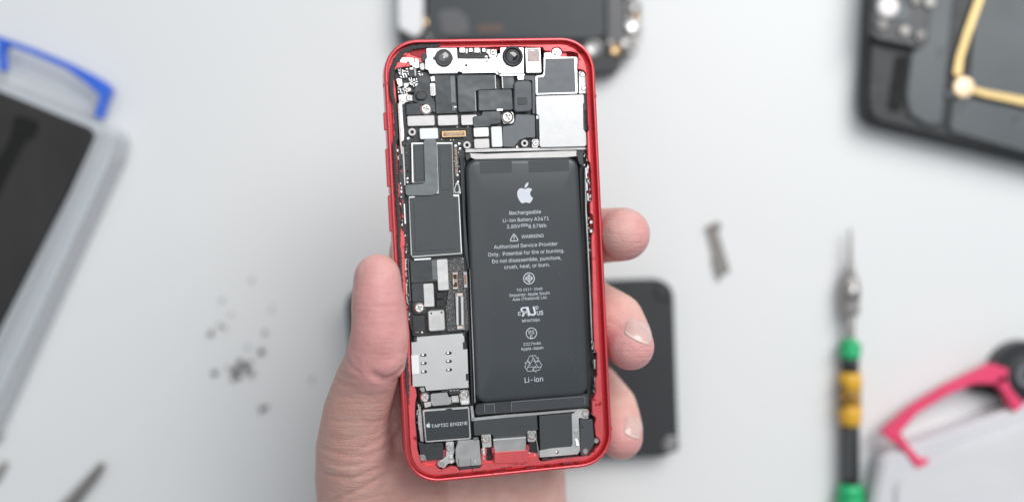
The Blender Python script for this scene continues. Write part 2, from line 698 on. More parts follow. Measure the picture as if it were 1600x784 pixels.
# ledge with the irregular opening
ZL = -0.95
LEDGE = [(667, 75), (700, 74.5), (760, 74.5), (782, 73.5), (821, 73.5), (848, 74.5), (851, 80), (861, 80), (863, 76), (870, 73.8), (876, 76), (879.5, 81), (900, 80), (903, 84), (904, 92),
         (903, 108), (912, 110), (916, 115), (917, 140), (918, 170), (919, 195), (920.5, 202), (917.5, 207), (918, 225), (918.8, 250), (922, 255),
         (923.5, 275), (924.5, 300), (924.5, 313), (921.5, 318), (922, 333), (926, 336), (927, 350), (927, 362), (924, 369), (924, 385), (925.5, 420), (925.5, 432),
         (927, 500), (928.5, 545), (932.5, 552), (933, 585), (930.5, 594), (931, 612), (929, 619), (925, 626), (926, 648), (931, 652), (931, 656), (929, 663), (931, 681),
         (936, 685), (938.5, 690), (936, 696), (925, 706), (920, 712), (915, 712.5), (900, 714), (872, 717), (846, 721), (841, 716), (838, 712), (826, 713), (826, 704),
         (772, 706.5), (771, 721), (757, 722.5), (753, 726), (750, 731), (718, 734.5), (714, 729), (704, 728), (697, 731), (690, 733.5), (684, 731), (682, 727), (668, 729), (659, 724), (655, 712),
         (652, 700), (651, 680), (649, 660), (648.5, 640), (649, 630), (651, 617), (650, 608), (646, 603), (642.5, 602), (641.5, 575), (641, 545), (640, 520), (638, 500), (636, 478),
         (634, 468), (634, 440), (633, 410), (632, 395), (633, 375), (631, 362), (628, 357), (624.5, 352), (624, 330), (623, 312), (625, 304), (625, 290), (621.5, 283), (619.5, 262), (619, 240),
         (618, 229), (620, 222), (621, 205), (620, 180), (619.5, 160), (618.5, 140), (616.5, 128), (616.5, 112), (620, 107), (633, 104.5), (637, 99), (631, 98), (622, 97), (621, 93), (625, 89), (636, 86), (638, 78), (650, 75.5)]
inner = [L(x, y, ZL) for x, y in LEDGE]
inner_d = []
for i in range(len(inner)):
    a, b = np.array(inner[i]), np.array(inner[(i + 1) % len(inner)])
    dd = np.linalg.norm(b - a)
    inner_d.append(tuple(a))
    if dd > 3:
        k = int(dd / 2)
        for j in range(1, k):
            q = a + (b - a) * j / k
            inner_d.append((q[0] + rng.uniform(-.06, .06), q[1] + rng.uniform(-.06, .06)))
lo_ = [(x - (0.45 if x > 24 else 0), y) for x, y in outline(1.9, 12)]
ledge = holed('inner_ledge', lo_, [inner_d], ZL, 2.6, REDM, phone, bev=0.18, inner_bev=0.16)
# deeper red shelves seen in the corners and at the bottom
pl('corner_shelf', [(616, 90), (636, 76), (668, 74), (668, 96), (656, 98), (640, 104), (616, 108)], -2.0, 1.4, REDM, phone, r=0.3)
pl('corner_shade', [(640, 78), (666, 75.5), (667, 89), (656, 91), (648, 88), (641, 86)], -1.85, .3, REDD, phone, r=.3)  # dark red plate paints the shade of a deeper recess
pl('corner_shelf', [(852, 76), (884, 76), (886, 90), (852, 90)], -2.3, 1.4, REDM, phone, r=0.3)
pl('corner_shelf', [(880, 77), (908, 78), (908, 112), (900, 112), (900, 91), (880, 91)], -3.4, 1.4, REDD, phone, r=0.3)  # recess shade painted by the darker red
pl('bottom_shelf', [(655, 716), (700, 700), (700, 712), (684, 733), (664, 730)], -2.6, 1.6, REDM, phone, r=0.3)
pl('bottom_shelf', [(752, 700), (773, 700), (773, 724), (752, 726)], -1.7, 1.6, REDM, phone, r=0.3)
pl('bottom_shelf', [(822, 705), (842, 708), (842, 722), (822, 722)], -1.7, 1.6, REDM, phone, r=0.3)
pl('bottom_tongue', [(772.5, 706.5), (825.5, 703), (826, 722.5), (772.5, 724)], -0.62, 1.2, REDM, phone, r=0.15, bev=0.15)
pl('bottom_tongue_lug', [(822, 695), (826, 694), (827.5, 700), (826.5, 705), (822, 706)], -0.8, 0.9, RED, phone, r=0.2)
pl('bottom_tongue_lug', [(768, 699), (772, 698.5), (773.5, 703), (773, 708), (768.5, 707)], -0.8, 0.9, RED, phone, r=0.2)


def ragged(pts, wid, step=0.35, jit=0.22, seed=1):
    """both sides of a band along pts, unevenly torn"""
    r = random.Random(seed)
    P_ = [np.array(p, float) for p in pts]
    seq = []
    for i in range(len(P_) - 1):
        d = np.linalg.norm(P_[i + 1] - P_[i])
        k = max(1, int(d / step))
        for j in range(k):
            s = j / k
            seq.append((P_[i] * (1 - s) + P_[i + 1] * s, wid[i] * (1 - s) + wid[i + 1] * s))
    seq.append((P_[-1], wid[-1]))
    l, rr = [], []
    for i, (p, wv) in enumerate(seq):
        a = seq[max(0, i - 2)][0]
        c = seq[min(len(seq) - 1, i + 2)][0]
        t = (c - a) / np.linalg.norm(c - a)
        n = np.array([-t[1], t[0]])
        l.append(p + n * (wv / 2 + r.uniform(-jit, jit)))
        rr.append(p - n * (wv / 2 + r.uniform(-jit, jit)))
    return l, rr, seq


def band(name, px, wpx, z, h, m, parent, seed=1, jit=0.18):
    l, rr, seq = ragged([L(x, y, z) for x, y in px], [q / 5.2 for q in wpx], seed=seed, jit=jit)
    r = random.Random(seed + 50)
    mb = MB()
    n = len(l)
    vs = []
    for i in range(n):
        c = (l[i] + rr[i]) / 2
        hh = z + h * r.uniform(0.5, 1.2)
        vs += [(*l[i], z - 0.1), (*(l[i] * 0.75 + c * 0.25), hh - h * r.uniform(0, .5)), (*c, hh), (*(rr[i] * 0.75 + c * 0.25), hh - h * r.uniform(0, .5)), (*rr[i], z - 0.1)]
    fs = []
    for i in range(n - 1):
        for k in range(4):
            fs.append((i * 5 + k, i * 5 + k + 1, i * 5 + 5 + k + 1, i * 5 + 5 + k))
    fs += [(0, 1, 2, 3, 4), tuple((n - 1) * 5 + k for k in (4, 3, 2, 1, 0))]
    mb.add(vs, fs)
    return mb.build(name, m, parent, smooth=False)


band('adhesive_strip', [(688, 71.5), (665, 72), (645, 74), (630, 81), (620, 92), (613.5, 108), (611.5, 130), (613, 150), (616.5, 165), (618, 190), (619, 215), (616, 228), (616.5, 245),
                        (618, 270), (620, 290), (621, 310), (622.5, 340), (624, 360), (624, 385), (625.5, 400), (626.5, 430), (628, 455), (630, 478), (630.5, 486)],
     [6, 6.5, 7, 8, 8.5, 8, 7.5, 7, 6.5, 6, 6, 6, 5.5, 6, 6, 5.5, 5.5, 5, 4.5, 5, 5, 5, 4, 2], ZL, 0.22, ADH, phone, 3, 0.12)
band('adhesive_strip', [(633.5, 532), (634, 545), (635.5, 570), (637, 590), (638, 608), (638.5, 620), (639.5, 632)], [3, 5, 6, 6, 5, 2.5, 1], ZL, 0.22, ADH, phone, 5)
for i, (pts, wd) in enumerate((([(782, 731), (800, 729)], 2), ([(823, 731.5), (838, 730)], 3), ([(880, 724), (893, 722)], 4), ([(902, 722), (907, 721)], 3), ([(770, 737), (795, 735)], 1.6),
                               ([(742, 736), (760, 734)], 2), ([(717, 742), (721, 737)], 3), ([(857, 726), (862, 725.5)], 2), ([(800, 725.5), (820, 724)], 1.2), ([(738, 731.5), (739, 735)], 2),
                               ([(924.5, 436), (925.5, 470)], 1), ([(690, 742), (714, 740)], 1))):
    band('adhesive_smear', pts, [wd, wd], ZL, 0.06, ADHR, phone, 20 + i, 0.15)

# ---- the logic board and the plate under everything
pl('logic_board', [(617, 120), (619, 107), (640, 104), (662, 98), (668, 112), (838, 112), (838, 236), (727, 238), (727, 420), (732, 519), (646, 526), (638, 500), (634, 400), (627, 250), (624, 170)], -3.4, 0.8, PCB, phone, r=0.3)
pl('lower_board', [(652, 600), (740, 600), (740, 700), (930, 650), (930, 706), (846, 716), (690, 726), (656, 712)], -4.2, 0.8, BLK, phone, r=0.3)

# ---- top camera module
br = pl('camera_bracket', [(666, 75.5), (714, 75), (715, 92), (766, 92), (768, 90), (776, 90.5), (779, 84), (782, 83), (782, 116), (776.5, 111.5), (774, 112), (720, 113), (717, 111.5), (715, 114),
                           (671, 114.5), (669, 109.5), (664.5, 108.5), (664.5, 92.5), (667, 92)], -1.25, 0.9, SILB, phone, r=0.25, bev=0.1)
pl('bracket_lip', [(671, 112.5), (715, 112), (715, 114.8), (671, 115.8)], -1.5, 0.9, SILB, phone, r=0.1)
pl('bracket_lip', [(722, 112.5), (776, 111.5), (780, 117), (777, 117), (773, 114), (722, 115)], -1.5, 0.9, SILB, phone, r=0.1)
pl('bracket_lip', [(780, 116), (820, 115.5), (820, 118.5), (781, 119)], -1.5, 0.9, SILB, phone, r=0.1)
solid('camera_block', [L(781.5, 74.5, -1.1), L(818.5, 74.5, -1.1), L(818.8, 115.5, -1.1), L(781.8, 116, -1.1)], -1.05, 1.6, SILB, phone, r=0.25, bev=0.12)
for (x, y) in ((728.5, 102.5), (749, 102)):
    cx, cy = L(x, y, -1.2)
    mb = MB()
    mb.lathe((cx, cy, -1.23), [(0.001, 0), (0.42 if x < 740 else 0.3, 0)], 14)
    mb.build('bracket_hole', BLK if x < 740 else SILD, br)
mb = MB()
cx, cy = L(761, 96.5, -1.2)
mb.box(cx - .5, cy - .12, -1.25, cx + .5, cy + .12, -1.21, .2)
mb.box(cx - .15, cy - .1, -1.25, cx + .15, cy + .5, -1.21, .2)
mb.build('bracket_slot', BLK, br)


def lens(px, py, rpx, z, kind):
    cx, cy = L(px, py, z)
    r = rpx / 5.2
    mb = MB()
    if kind == 0:      # domed barrel with its highlight added as a small pale plate
        mb.lathe((cx, cy, z), [(r, -0.6), (r, 0.3), (r * .95, .42), (r * .80, .50), (r * .74, .42)], 40)
        o = mb.build('camera_lens', BLKS, phone, smooth=True)
        mb = MB()
        mb.lathe((cx, cy, z), [(r * .74, .42), (r * .6, .62), (r * .4, .78), (r * .2, .85), (0.001, .87)], 40)
        mb.build('lens_dome', mat('lens_dome_grey', (0.09, 0.09, 0.092), 0, 0.25, coat=1), o, smooth=True)
        solid('lens_highlight', rounded([(cx - .33, cy - .3), (cx + .33, cy - .3), (cx + .33, cy + .3), (cx - .33, cy + .3)], .15), z + 0.93, 0.2, mat('lens_highlight', (.62, .57, .52), 0.2, .3), o, r=0)
        for sx in (-1, 1):
            mb = MB()
            mb.box(cx + sx * r * 1.06 - .3, cy - .45, z - .3, cx + sx * r * 1.06 + .3, cy + .45, z + .25)
            mb.build('lens_lug', BLKS if sx < 0 else SILD, o)
    else:
        mb.lathe((cx, cy, z), [(r, -0.6), (r, 0.3), (r * .93, .5), (r * .80, .5), (r * .76, .4), (r * .74, .1), (r * .66, 0.1)], 44)
        o = mb.build('camera_lens', BLK, phone, smooth=True)
        mb = MB()
        mb.lathe((cx, cy, z), [(r * .66, .1), (r * .62, .26), (r * .5, .30), (r * .44, .12)], 44)
        mb.build('lens_ring', BLKS, o, smooth=True)
        mb = MB()
        mb.lathe((cx, cy, z), [(r * .44, .12), (r * .3, .22), (r * .12, .26), (0.001, .27)], 40)
        mb.build('lens_glass', GLASS, o, smooth=True)


lens(693.3, 90.8, 13.8, -1.1, 0)
lens(801, 88.5, 16.3, -1.0, 1)
# flood module between the lenses
fm = rc('sensor_strip', 715.5, 74, 765, 92, -1.9, 1.2, BLK, phone, r=0.15)
for i, (x0, x1, y0, y1) in enumerate(((718, 726.5, 74.5, 82.5), (732.5, 738.5, 75.5, 81.5), (741.5, 749.5, 74.5, 82.5), (753.5, 758.5, 75.5, 81.5))):
    rc('sensor_pad', x0, y0, x1, y1, -1.35, 0.5, SILB, fm, r=0.15)
for x in (727.2, 740.2, 750.2, 759):
    rc('sensor_divider', x - .1, 75, x + 4 if x < 730 else x + 1.2, 84, -1.6, 0.4, SILD, fm, r=0.05)
rc('sensor_rail', 716, 88.5, 757, 91.2, -1.45, 0.5, BLKS, fm, r=0.1)
pl('screw_tab', [(761, 77), (776, 77), (777, 86), (774, 91), (765, 91), (763, 85), (760, 83)], -1.3, 0.4, SIL, phone, r=0.3)
screw(770.3, 81.3, 5.2, -1.0, phone)
mb = MB()
cx, cy = L(759.5, 89.5, -1.2)
mb.lathe((cx, cy, -1.2), [(.62, -.3), (.6, 0), (.4, .2), (.001, .26)], 16)
mb.build('solder_dot', SILB, phone, smooth=True)
# proximity sensor can
pc = rc('sensor_can', 821.5, 74.5, 845.5, 114, -1.2, 1.5, SILB, phone, r=0.35, bev=0.12)
rc('sensor_window', 824.5, 79, 843, 96, -1.02, 0.3, PINK, pc, r=0.15)
for k in range(4):
    rc('bond_pad', 823.3, 80.5 + k * 4, 824.9, 82.3 + k * 4, -0.98, 0.2, SILB, pc, r=0)
    rc('bond_pad', 841.6, 80.5 + k * 4, 843.2, 82.3 + k * 4, -0.98, 0.2, SILB, pc, r=0)
rc('sensor_foot', 827, 97.2, 839.5, 101.2, -1.02, 0.3, SILD, pc, r=0.1)
rc('foot_pad', 828, 97.8, 832, 100.4, -0.97, 0.3, SILB, pc, r=0.1)
rc('foot_pad', 833.8, 97.8, 838, 100.4, -0.97, 0.3, SILB, pc, r=0.1)
pl('retaining_clip', [(824, 75), (843, 75), (842, 78.5), (833, 77.6), (825, 78.5)], -0.9, 0.3, SILD, pc, r=0.1)
rc('flex_tab', 808.5, 116.5, 819, 125, -1.6, 0.6, SILB, phone, r=0.2)
# top right tab and screw
pl('screw_tab', [(850, 83), (860, 81.5), (864, 86), (876, 88), (877, 90), (850, 90)], -1.7, 0.5, SILB, phone, r=0.2)
pl('screw_boss', [L_ for L_ in [(863.5, 77), (870, 74.5), (876.5, 78), (878, 84), (874, 89), (866, 89), (862.5, 84)]], -1.5, 0.9, SILB, phone, r=0.5)
screw(870, 81.8, 5.5, -1.15, phone, SILB)

# ---- right-hand shields
s1 = pl('shield_can', [(849.5, 88.8), (864, 87.5), (880, 89), (900, 89), (903.5, 92), (904, 108), (902, 110), (902.8, 146.5), (837, 148.5), (836.5, 119), (848, 117), (849.5, 113)], -1.9, 1.5, SILB, phone, r=0.35)
pl('graphite_cover', [(852, 92), (897.5, 91), (899.5, 144), (840, 146), (839.8, 121), (848.5, 120.5), (851.5, 117)], -1.82, 0.12, GRAPHL, s1, r=0.3, bev=0.03)
s2 = pl('shield_can', [(837, 150), (912.5, 147.6), (913, 160), (911.5, 163), (912, 202), (916, 208), (917, 226), (914, 229), (846, 230.5), (843, 228), (842, 181), (838, 178.5)], -1.75, 1.5, mat('pale_steel_can', (0.54, 0.545, 0.55), 0.7, 0.45, 0.08, 900, 0.5, 2600, 0.00001),
        phone, r=0.45, bev=0.12)
pl('side_bracket', [(904.5, 111.5), (913, 111), (915.5, 115), (916, 146), (904.5, 147)], -1.95, 0.6, SIL, phone, r=0.3)
screw(910.3, 116.6, 4.6, -1.65, phone, SILB)
screw(912, 137.5, 4.6, -1.65, phone, SILB)
pl('side_flex', [(913.5, 147), (917, 147), (918.5, 172), (919.5, 203), (913, 204), (912.5, 163)], -2.5, 0.6, FLEXL, phone, r=0.1)
rc('side_flex', 914.5, 172, 919.3, 204, -2.2, 0.5, BLKS, phone, r=0.1)
rc('connector_block', 837.5, 186, 843, 218, -2.6, 0.7, BLK, phone, r=0.1)
rc('connector_contact', 838, 180.5, 842, 186, -2.3, 0.4, SILB, phone, r=0.05)
pl('board_edge', [(727, 232.5), (835, 231), (915, 229.8), (917, 234), (800, 236.5), (727, 238.5)], -2.6, 0.5, SILD, phone, r=0.1)
pl('board_edge', [(727, 240), (800, 238), (912, 235), (915.5, 238), (916, 262), (913.5, 262), (913, 240), (800, 241.2), (727, 243)], -2.9, 0.5, BLKS, phone, r=0.1)

# ---- dark flexes of the upper middle
pl('flex_cable', [(652, 111), (668, 114), (672, 118), (673, 150), (680, 160), (681, 178), (660, 164), (645, 158), (649, 130)], -2.6, 0.4, FLEX, phone, r=0.4)
rc('flex_cable', 680, 117, 713, 177.5, -2.35, 0.4, FLEX, phone, r=0.2)
rc('flex_cable', 704, 119, 711.5, 161, -2.2, 0.2, FLEXL, phone, r=0.2)
rc('flex_cable', 706, 164, 712, 174, -2.2, 0.2, FLEXL, phone, r=0.2)
rc('flex_contact', 709, 166, 713.5, 168.5, -2.1, 0.2, SILB, phone, r=0.1)
pl('flex_cable', [(714, 119), (718, 116.8), (774, 116.8), (775, 140), (748, 141.5), (743.5, 143), (743.5, 174.5), (716, 176)], -1.9, 0.5, mat('flex_folded', (0.08, 0.088, 0.094), 0.05, 0.36, 0.12, 200, 0.25, 500, 0.00008, stretch=(0.4, 1, 1)), phone, r=0.6, bev=0.2)
rc('flex_edge', 773, 117.5, 775.2, 139, -1.8, 0.3, SILD, phone, r=0.05)
rc('flex_edge', 741.8, 143, 744, 174, -1.8, 0.3, mat('flex_edge_grey', (.3, .31, .32), .2, .4), phone, r=0.05)
pl('flex_cable', [(747, 141), (800, 139.5), (802, 172), (780, 172.5), (749, 173.5), (747.5, 172)], -1.5, 0.6, mat('flex_folded', (1, 1, 1)), phone, r=0.6, bev=0.2)
rc('flex_edge', 776, 170, 786, 173.5, -1.4, 0.3, SILB, phone, r=0.2)
pl('flex_cable', [(738.5, 182.5), (753, 180), (753, 174.5), (782, 173), (783, 193), (766, 195), (765, 198), (740, 200)], -1.75, 0.5, mat('flex_folded', (1, 1, 1)), phone, r=0.6, bev=0.2)
rc('flex_cable', 785, 118.5, 803, 139, -2.0, 0.5, mat('flex_folded', (1, 1, 1)), phone, r=0.3)
rc('flex_edge', 784, 119, 786.4, 138.5, -1.95, 0.5, SILD, phone, r=0.1)
cm = pl('microphone_cover', [(803, 130), (808, 126.5), (826, 125.5), (831, 129), (831.5, 171), (827, 174.5), (806, 175.5), (803, 171)], -1.1, 1.6, mat('module_cover', (0.085, 0.092, 0.10), 0.05, 0.42, 0.08, 500, 0.3, 2000, 0.00003), phone, r=0.9, bev=0.3)
rc('cover_pad', 808.5, 152.5, 824, 163.8, -1.0, 0.2, BLKS, cm, r=0.4, bev=0.06)
pl('flex_cable', [(820, 118), (836, 118), (836.5, 178), (832, 178), (831.5, 126), (820, 125)], -2.0, 0.5, mat('module_cover', (1, 1, 1)), phone, r=0.2)
pl('graphite_cover', [(785.5, 198), (801, 195.5), (805, 190), (806, 178.5), (836, 180), (836.5, 215), (822, 215.5), (812, 219), (803, 230), (785.5, 229.5)], -1.9, 0.6, GRAPHL, phone, r=0.5, bev=0.12)
pl('screw_tab', [(783, 176), (802, 174.5), (804, 190), (800, 193.5), (786, 194)], -2.2, 0.5, SIL, phone, r=0.6)
screw(793, 183, 10, -1.45, phone)
# left of the middle
pl('graphite_cover', [(635, 163), (657, 161), (660, 179.5), (635, 180)], -2.3, 0.5, FLEX, phone, r=0.3)
screw(666, 170.3, 9, -1.5, phone)
pl('flex_stiffener', [(672, 120), (679, 118.5), (680, 127), (674, 128)], -2.2, 0.4, SIL, phone, r=0.1)
rc('flex_stiffener', 672, 130, 680.5, 150, -2.15, 0.4, SIL, phone, r=0.4)
rc('stiffener_pad', 673.3, 134, 678, 148.5, -2.05, 0.2, SHW, phone, r=0.4)
pl('rubber_boot', [(649, 148), (655, 142), (665, 143), (668, 150), (664, 156), (652, 156)], -1.7, 0.7, BLKS, phone, r=0.6, bev=0.25)

# ---- top left corner: clip, screw, tiny components
pl('corner_clip', [(623.5, 94), (628, 90), (646, 90.5), (647, 94), (646, 102), (640, 102), (640, 96.5), (636, 96.5), (634, 101), (628.5, 102.5), (624, 99.5)], -1.35, 0.5, SILB, phone, r=0.3)
screw(628.6, 95.6, 4.5, -1.1, phone, SILB)
pl('corner_clip', [(648, 91), (653, 92), (655, 97), (654, 101), (655, 106), (650, 107), (644, 104), (644, 100), (648, 98)], -1.5, 0.6, SILB, phone, r=0.2)
pl('corner_clip', [(656, 99), (663, 98), (664, 108), (660, 110.5), (656, 107)], -1.8, 0.6, SILD, phone, r=0.5)
pl('dark_clip', [(659, 86), (662, 83), (667, 84), (667, 95), (663, 97), (658, 94)], -1.6, 0.8, BLKS, phone, r=0.2)


def chips(name, spots, z, parent, size=(1.1, .6, .5), seed=2, dark=BLKS, ends=SILB):
    """small chip components, dark bodies with bright ends; spots in pixels with an angle"""
    r = random.Random(seed)
    for (x, y, a) in spots:
        cx, cy = L(x, y, z)
        sx, sy, sz = size
        mb = MB()
        mb.box(cx - sx / 2, cy - sy / 2, z - sz, cx + sx / 2, cy + sy / 2, z, a)
        b = mb.build(name, dark, parent)
        mb = MB()
        for s_ in (-1, 1):
            ux, uy = math.cos(a) * sx * .42 * s_, math.sin(a) * sx * .42 * s_
            mb.box(cx + ux - sx * .13, cy + uy - sy * .54, z - sz, cx + ux + sx * .13, cy + uy + sy * .54, z + .03, a)
        mb.build('chip_end', ends, b)


chips('chip_component', [(627, 111, .1), (627, 115, .1), (632, 113.5, 1.6), (636, 110, 1.6), (636, 116, .1), (628, 119, .8), (633, 120, .1), (643.5, 130, 1.6), (647, 128, 1.6),
                         (651, 130, 1.6), (628, 140, .1), (633, 139.5, 1.6), (636, 141, 1.6)], -2.2, phone, (0.95, .6, .6))
chips('chip_component', [(624, 108, .1), (624, 112, 1.6), (641, 123, .2), (645, 124.5, .1), (641, 127.5, 1.6), (655, 114, 1.6), (658, 117, .1), (623, 138, 1.6), (624.5, 144, .1),
                         (630, 145, .1), (634, 146.5, .2), (648, 134, .1), (639.5, 131, .1), (654, 103, 1.6), (649, 124, .1)], -2.15, phone, (0.8, .5, .5), seed=5)
rc('chip_package', 641, 139, 648, 145, -2.2, .6, BLK, phone, r=.1)
rc('chip_package', 655, 104, 662, 111, -2.1, .6, BLKS, phone, r=.1)
rc('connector_block', 638.5, 108, 652, 120.5, -2.0, 0.8, BLKS, phone, r=0.15)
rc('connector_contact', 640, 105.5, 646, 109, -1.9, 0.8, SILB, phone, r=0.1)
rc('connector_contact', 647.5, 106, 650, 119, -1.9, 0.8, SILD, phone, r=0.1)
pl('contact_spring', [(619, 124), (622, 122.5), (628, 124), (629, 134), (624, 136), (621, 131)], -1.8, 0.5, SILB, phone, r=0.2)
rc('contact_spring', 631, 130, 638, 136, -1.9, 0.5, SILB, phone, r=0.3)
pl('contact_spring', [(636, 138), (640, 136.5), (643, 139), (642, 143), (637, 144)], -1.9, 0.5, mat('rosy_steel', (.72, .60, .57), .6, .45), phone, r=0.5)
screw(639.5, 153, 5.3, -1.7, phone, SILB)
pl('screw_boss', [(622, 148), (636, 147), (645, 149), (645, 158), (634, 160), (630, 164), (624, 162)], -2.1, 0.5, SIL, phone, r=0.4)
screw(628.5, 156.5, 3.5, -1.9, phone, SILB)

# ---- left edge: long bright strips and flex contacts
pl('edge_shield', [(623.5, 160), (628, 159), (629.5, 185), (631.5, 210), (631, 219), (627.5, 222), (625.5, 190)], -1.4, 1.0, SILB, phone, r=0.15)
pl('edge_shield', [(621.5, 162), (623.5, 162), (627.5, 222), (629, 240), (627, 242), (625, 225)], -1.2, 0.8, mat('rosy_steel', (.72, .55, .52), .6, .45), phone, r=0.05)
pl('edge_shield', [(630.5, 318), (632.8, 318), (634.5, 350), (632, 350)], -1.3, 1.0, SILB, phone, r=0.1)
pl('edge_shield', [(628, 228), (631, 230), (633, 262), (634, 290), (631.5, 290), (630, 262)], -1.7, 1.0, SILD, phone, r=0.1)


def shards(name, path, n, wpx, z, mats, parent, seed=1, smin=.25, smax=.8, zr=0.5):
    """an uneven run of little contacts and solder along a path of pixels; joined per material"""
    r = random.Random(seed)
    bs = [MB() for _ in mats]
    for i in range(n):
        t = r.random() * (len(path) - 1)
        k = min(len(path) - 2, int(t))
        s = t - k
        x = path[k][0] * (1 - s) + path[k + 1][0] * s + r.uniform(-wpx, wpx) / 2
        y = path[k][1] * (1 - s) + path[k + 1][1] * s
        zz = z + r.uniform(-zr, 0)
        cx, cy = L(x, y, zz)
        a, b = r.uniform(smin, smax) * .5, r.uniform(smin, smax)
        mb = bs[r.randrange(len(mats))]
        if r.random() < .5:
            mb.box(cx - a / 2, cy - b / 2, zz - .3, cx + a / 2, cy + b / 2, zz, r.uniform(-.3, .3))
        else:
            mb.lathe((cx, cy, zz), [(a * .6, -.3), (a * .55, -.05), (a * .3, 0.08), (.001, .1)], 8)
    for k, (b, m) in enumerate(zip(bs, mats)):
        if b.v:
            b.build(name, m, parent, kind='stuff')


pl('edge_flex', [(621, 228), (629, 228), (632, 300), (634, 352), (636, 420), (640, 480), (636, 482), (633, 440), (628, 352), (624, 300)], -1.95, 0.6, BLKS, phone, r=0.1)
shards('edge_contacts', [(624, 232), (627, 300), (629, 352)], 46, 6, -1.3, [SILB, SILD, RED, BLK], phone, 4, zr=.5)
shards('edge_contacts', [(633, 356), (635, 400), (637, 470), (639, 500)], 46, 3.4, -1.1, [SILB, mat('rosy_steel', (1, 1, 1)), BLK, SILD], phone, 5, .2, .7)
for (a, b) in ((405, 423), (426, 432), (442, 460), (463, 470)):
    xx = 632.2 + (a - 400) * .035
    pl('contact_frame', [(xx, a), (xx + 2, a), (xx + 2.6, b), (xx + .6, b)], -0.85, .5, mat('rosy_steel', (1, 1, 1)), phone, r=.05)
pl('edge_rail', [(637, 404), (638, 404), (641.5, 470), (640.5, 471)], -1.5, 0.8, SILD, phone, r=0)

# ---- pale shields of the connectors
for (x0, y0, x1, y1, m) in ((636.5, 180.8, 679.3, 196.8, SHW), (684, 180, 715.8, 196.2, SHW), (720.5, 179.5, 746, 195.6, SHW), (656, 200.4, 684.6, 217.4, WHT), (740, 199, 764, 214, SIL),
                            (740.8, 216.8, 764.8, 232, SHW), (768, 198, 784.8, 229.8, WHT)):
    rc('connector_cover', x0, y0, x1, y1, -2.1, 0.8, m, phone, r=0.45, bev=0.12)
gc = rc('gold_connector', 690.5, 204.5, 728, 214.2, -2.1, 0.9, GOLD, phone, r=0.25)
rc('connector_slot', 692.5, 206.2, 726, 212.8, -2.04, 0.2, mat('dark_gold', (.30, .18, .10), .6, .4), gc, r=0.15, bev=.02)
rc('connector_core', 697, 208, 722.5, 211, -1.9, 0.3, mat('grey_gold', (.36, .30, .22), .5, .4), gc, r=0.1, bev=.03)
mb = MB()
for k in range(16):
    x = 697.5 + k * 1.6
    for yy in (207, 211.8):
        cx, cy = L(x, yy, -1.95)
        mb.box(cx - .08, cy - .12, -2.1, cx + .08, cy + .12, -1.93)
mb.build('connector_pins', GOLD, gc, kind='stuff')
for (x, y, r_) in ((644, 206.4, 6.2), (729.7, 226.8, 6.2), (819.7, 224, 6)):
    cx, cy = L(x, y, -2.2)
    a = holed('standoff_ring', circ(cx, cy, r_ / 5.2), [circ(cx, cy, r_ / 5.2 * .42, 16)], -2.2, 0.7, SHW, phone, bev=.15, inner_bev=.08)
pl('screw_boss', [(831, 218), (841, 217), (843, 224), (840, 231), (831, 231)], -2.2, 0.5, SIL, phone, r=0.5)
screw(836.8, 224, 5, -1.85, phone, SILB)
mb = MB()
for (x, y, r_) in ((638, 216.5, 2), (717.5, 224.7, 2), (712, 228.3, 2), (718.7, 232.6, 1.8), (715.5, 284.5, 1.7), (636.5, 279, 1.7), (636.5, 285, 1.5), (808, 230, 1.6), (653, 518, 1.6), (650, 518, 1.4), (659.5, 519, 1.6),
                   (715, 274, 1.6), (719, 268, 1.8)):
    cx, cy = L(x, y, -3.2)
    mb.lathe((cx, cy, -3.4), [(r_ / 5.2, 0), (r_ / 5.2 * .95, .1), (.001, .16)], 14)
mb.build('solder_pads', SILB, phone, kind='stuff')
# golden part number printed up the board: too small to read, one row of marks
mb = MB()
r = random.Random(9)
for k in range(15):
    y = 233 + k * 2.75
    x = 712 + (y - 233) * .045
    cx, cy = L(x, y, -3.3)
    hgt = .2
    mb.box(cx - .38, cy - hgt, -3.4, cx + .38, cy - hgt + .12, -3.34)
    if r.random() < .7:
        mb.box(cx - .38, cy - hgt, -3.4, cx - .26, cy + hgt, -3.34)
    if r.random() < .7:
        mb.box(cx + .22, cy - hgt, -3.4, cx + .34, cy + hgt, -3.34)
    if r.random() < .6:
        mb.box(cx - .38, cy + hgt - .1, -3.4, cx + .34, cy + hgt, -3.34)
mb.build('printed_number', mat('gold_print', (.62, .47, .38), .3, .5), phone, kind='stuff')

# ---- memory shield with strap
ms = pl('shield_can', [(642.3, 223), (707, 222.5), (709.5, 303), (643.5, 303)], -2.3, 0.9, SILD, phone, r=0.15)
pl('edge_highlight', [(642.8, 223.2), (706.8, 222.7), (706.9, 224.4), (644.6, 225), (645.6, 285), (644, 285)], -2.2, .2, SILB, ms, r=.05, bev=.03)  # bright steel strip paints the white highlight along the can's edge
pl('graphite_cover', [(645, 225.6), (664, 225.3), (665, 284), (647, 285)], -2.18, 0.2, GRAPH, ms, r=0.35)
pl('graphite_cover', [(683, 225.3), (706, 225), (708.6, 305), (686, 306)], -2.18, 0.2, GRAPH, ms, r=0.35)
pl('graphite_cover', [(686.7, 229), (702, 228.5), (704.2, 296.5), (689, 297)], -2.08, 0.12, GRAPH, ms, r=0.35)
pl('graphite_cover', [(647.5, 229), (662, 228.5), (663, 281.5), (649, 282)], -2.08, 0.12, GRAPH, ms, r=0.35)
pl('shield_gap', [(643.2, 285.5), (666, 284.5), (666, 289), (643.5, 290)], -2.15, 0.3, BLK, ms, r=0.05)
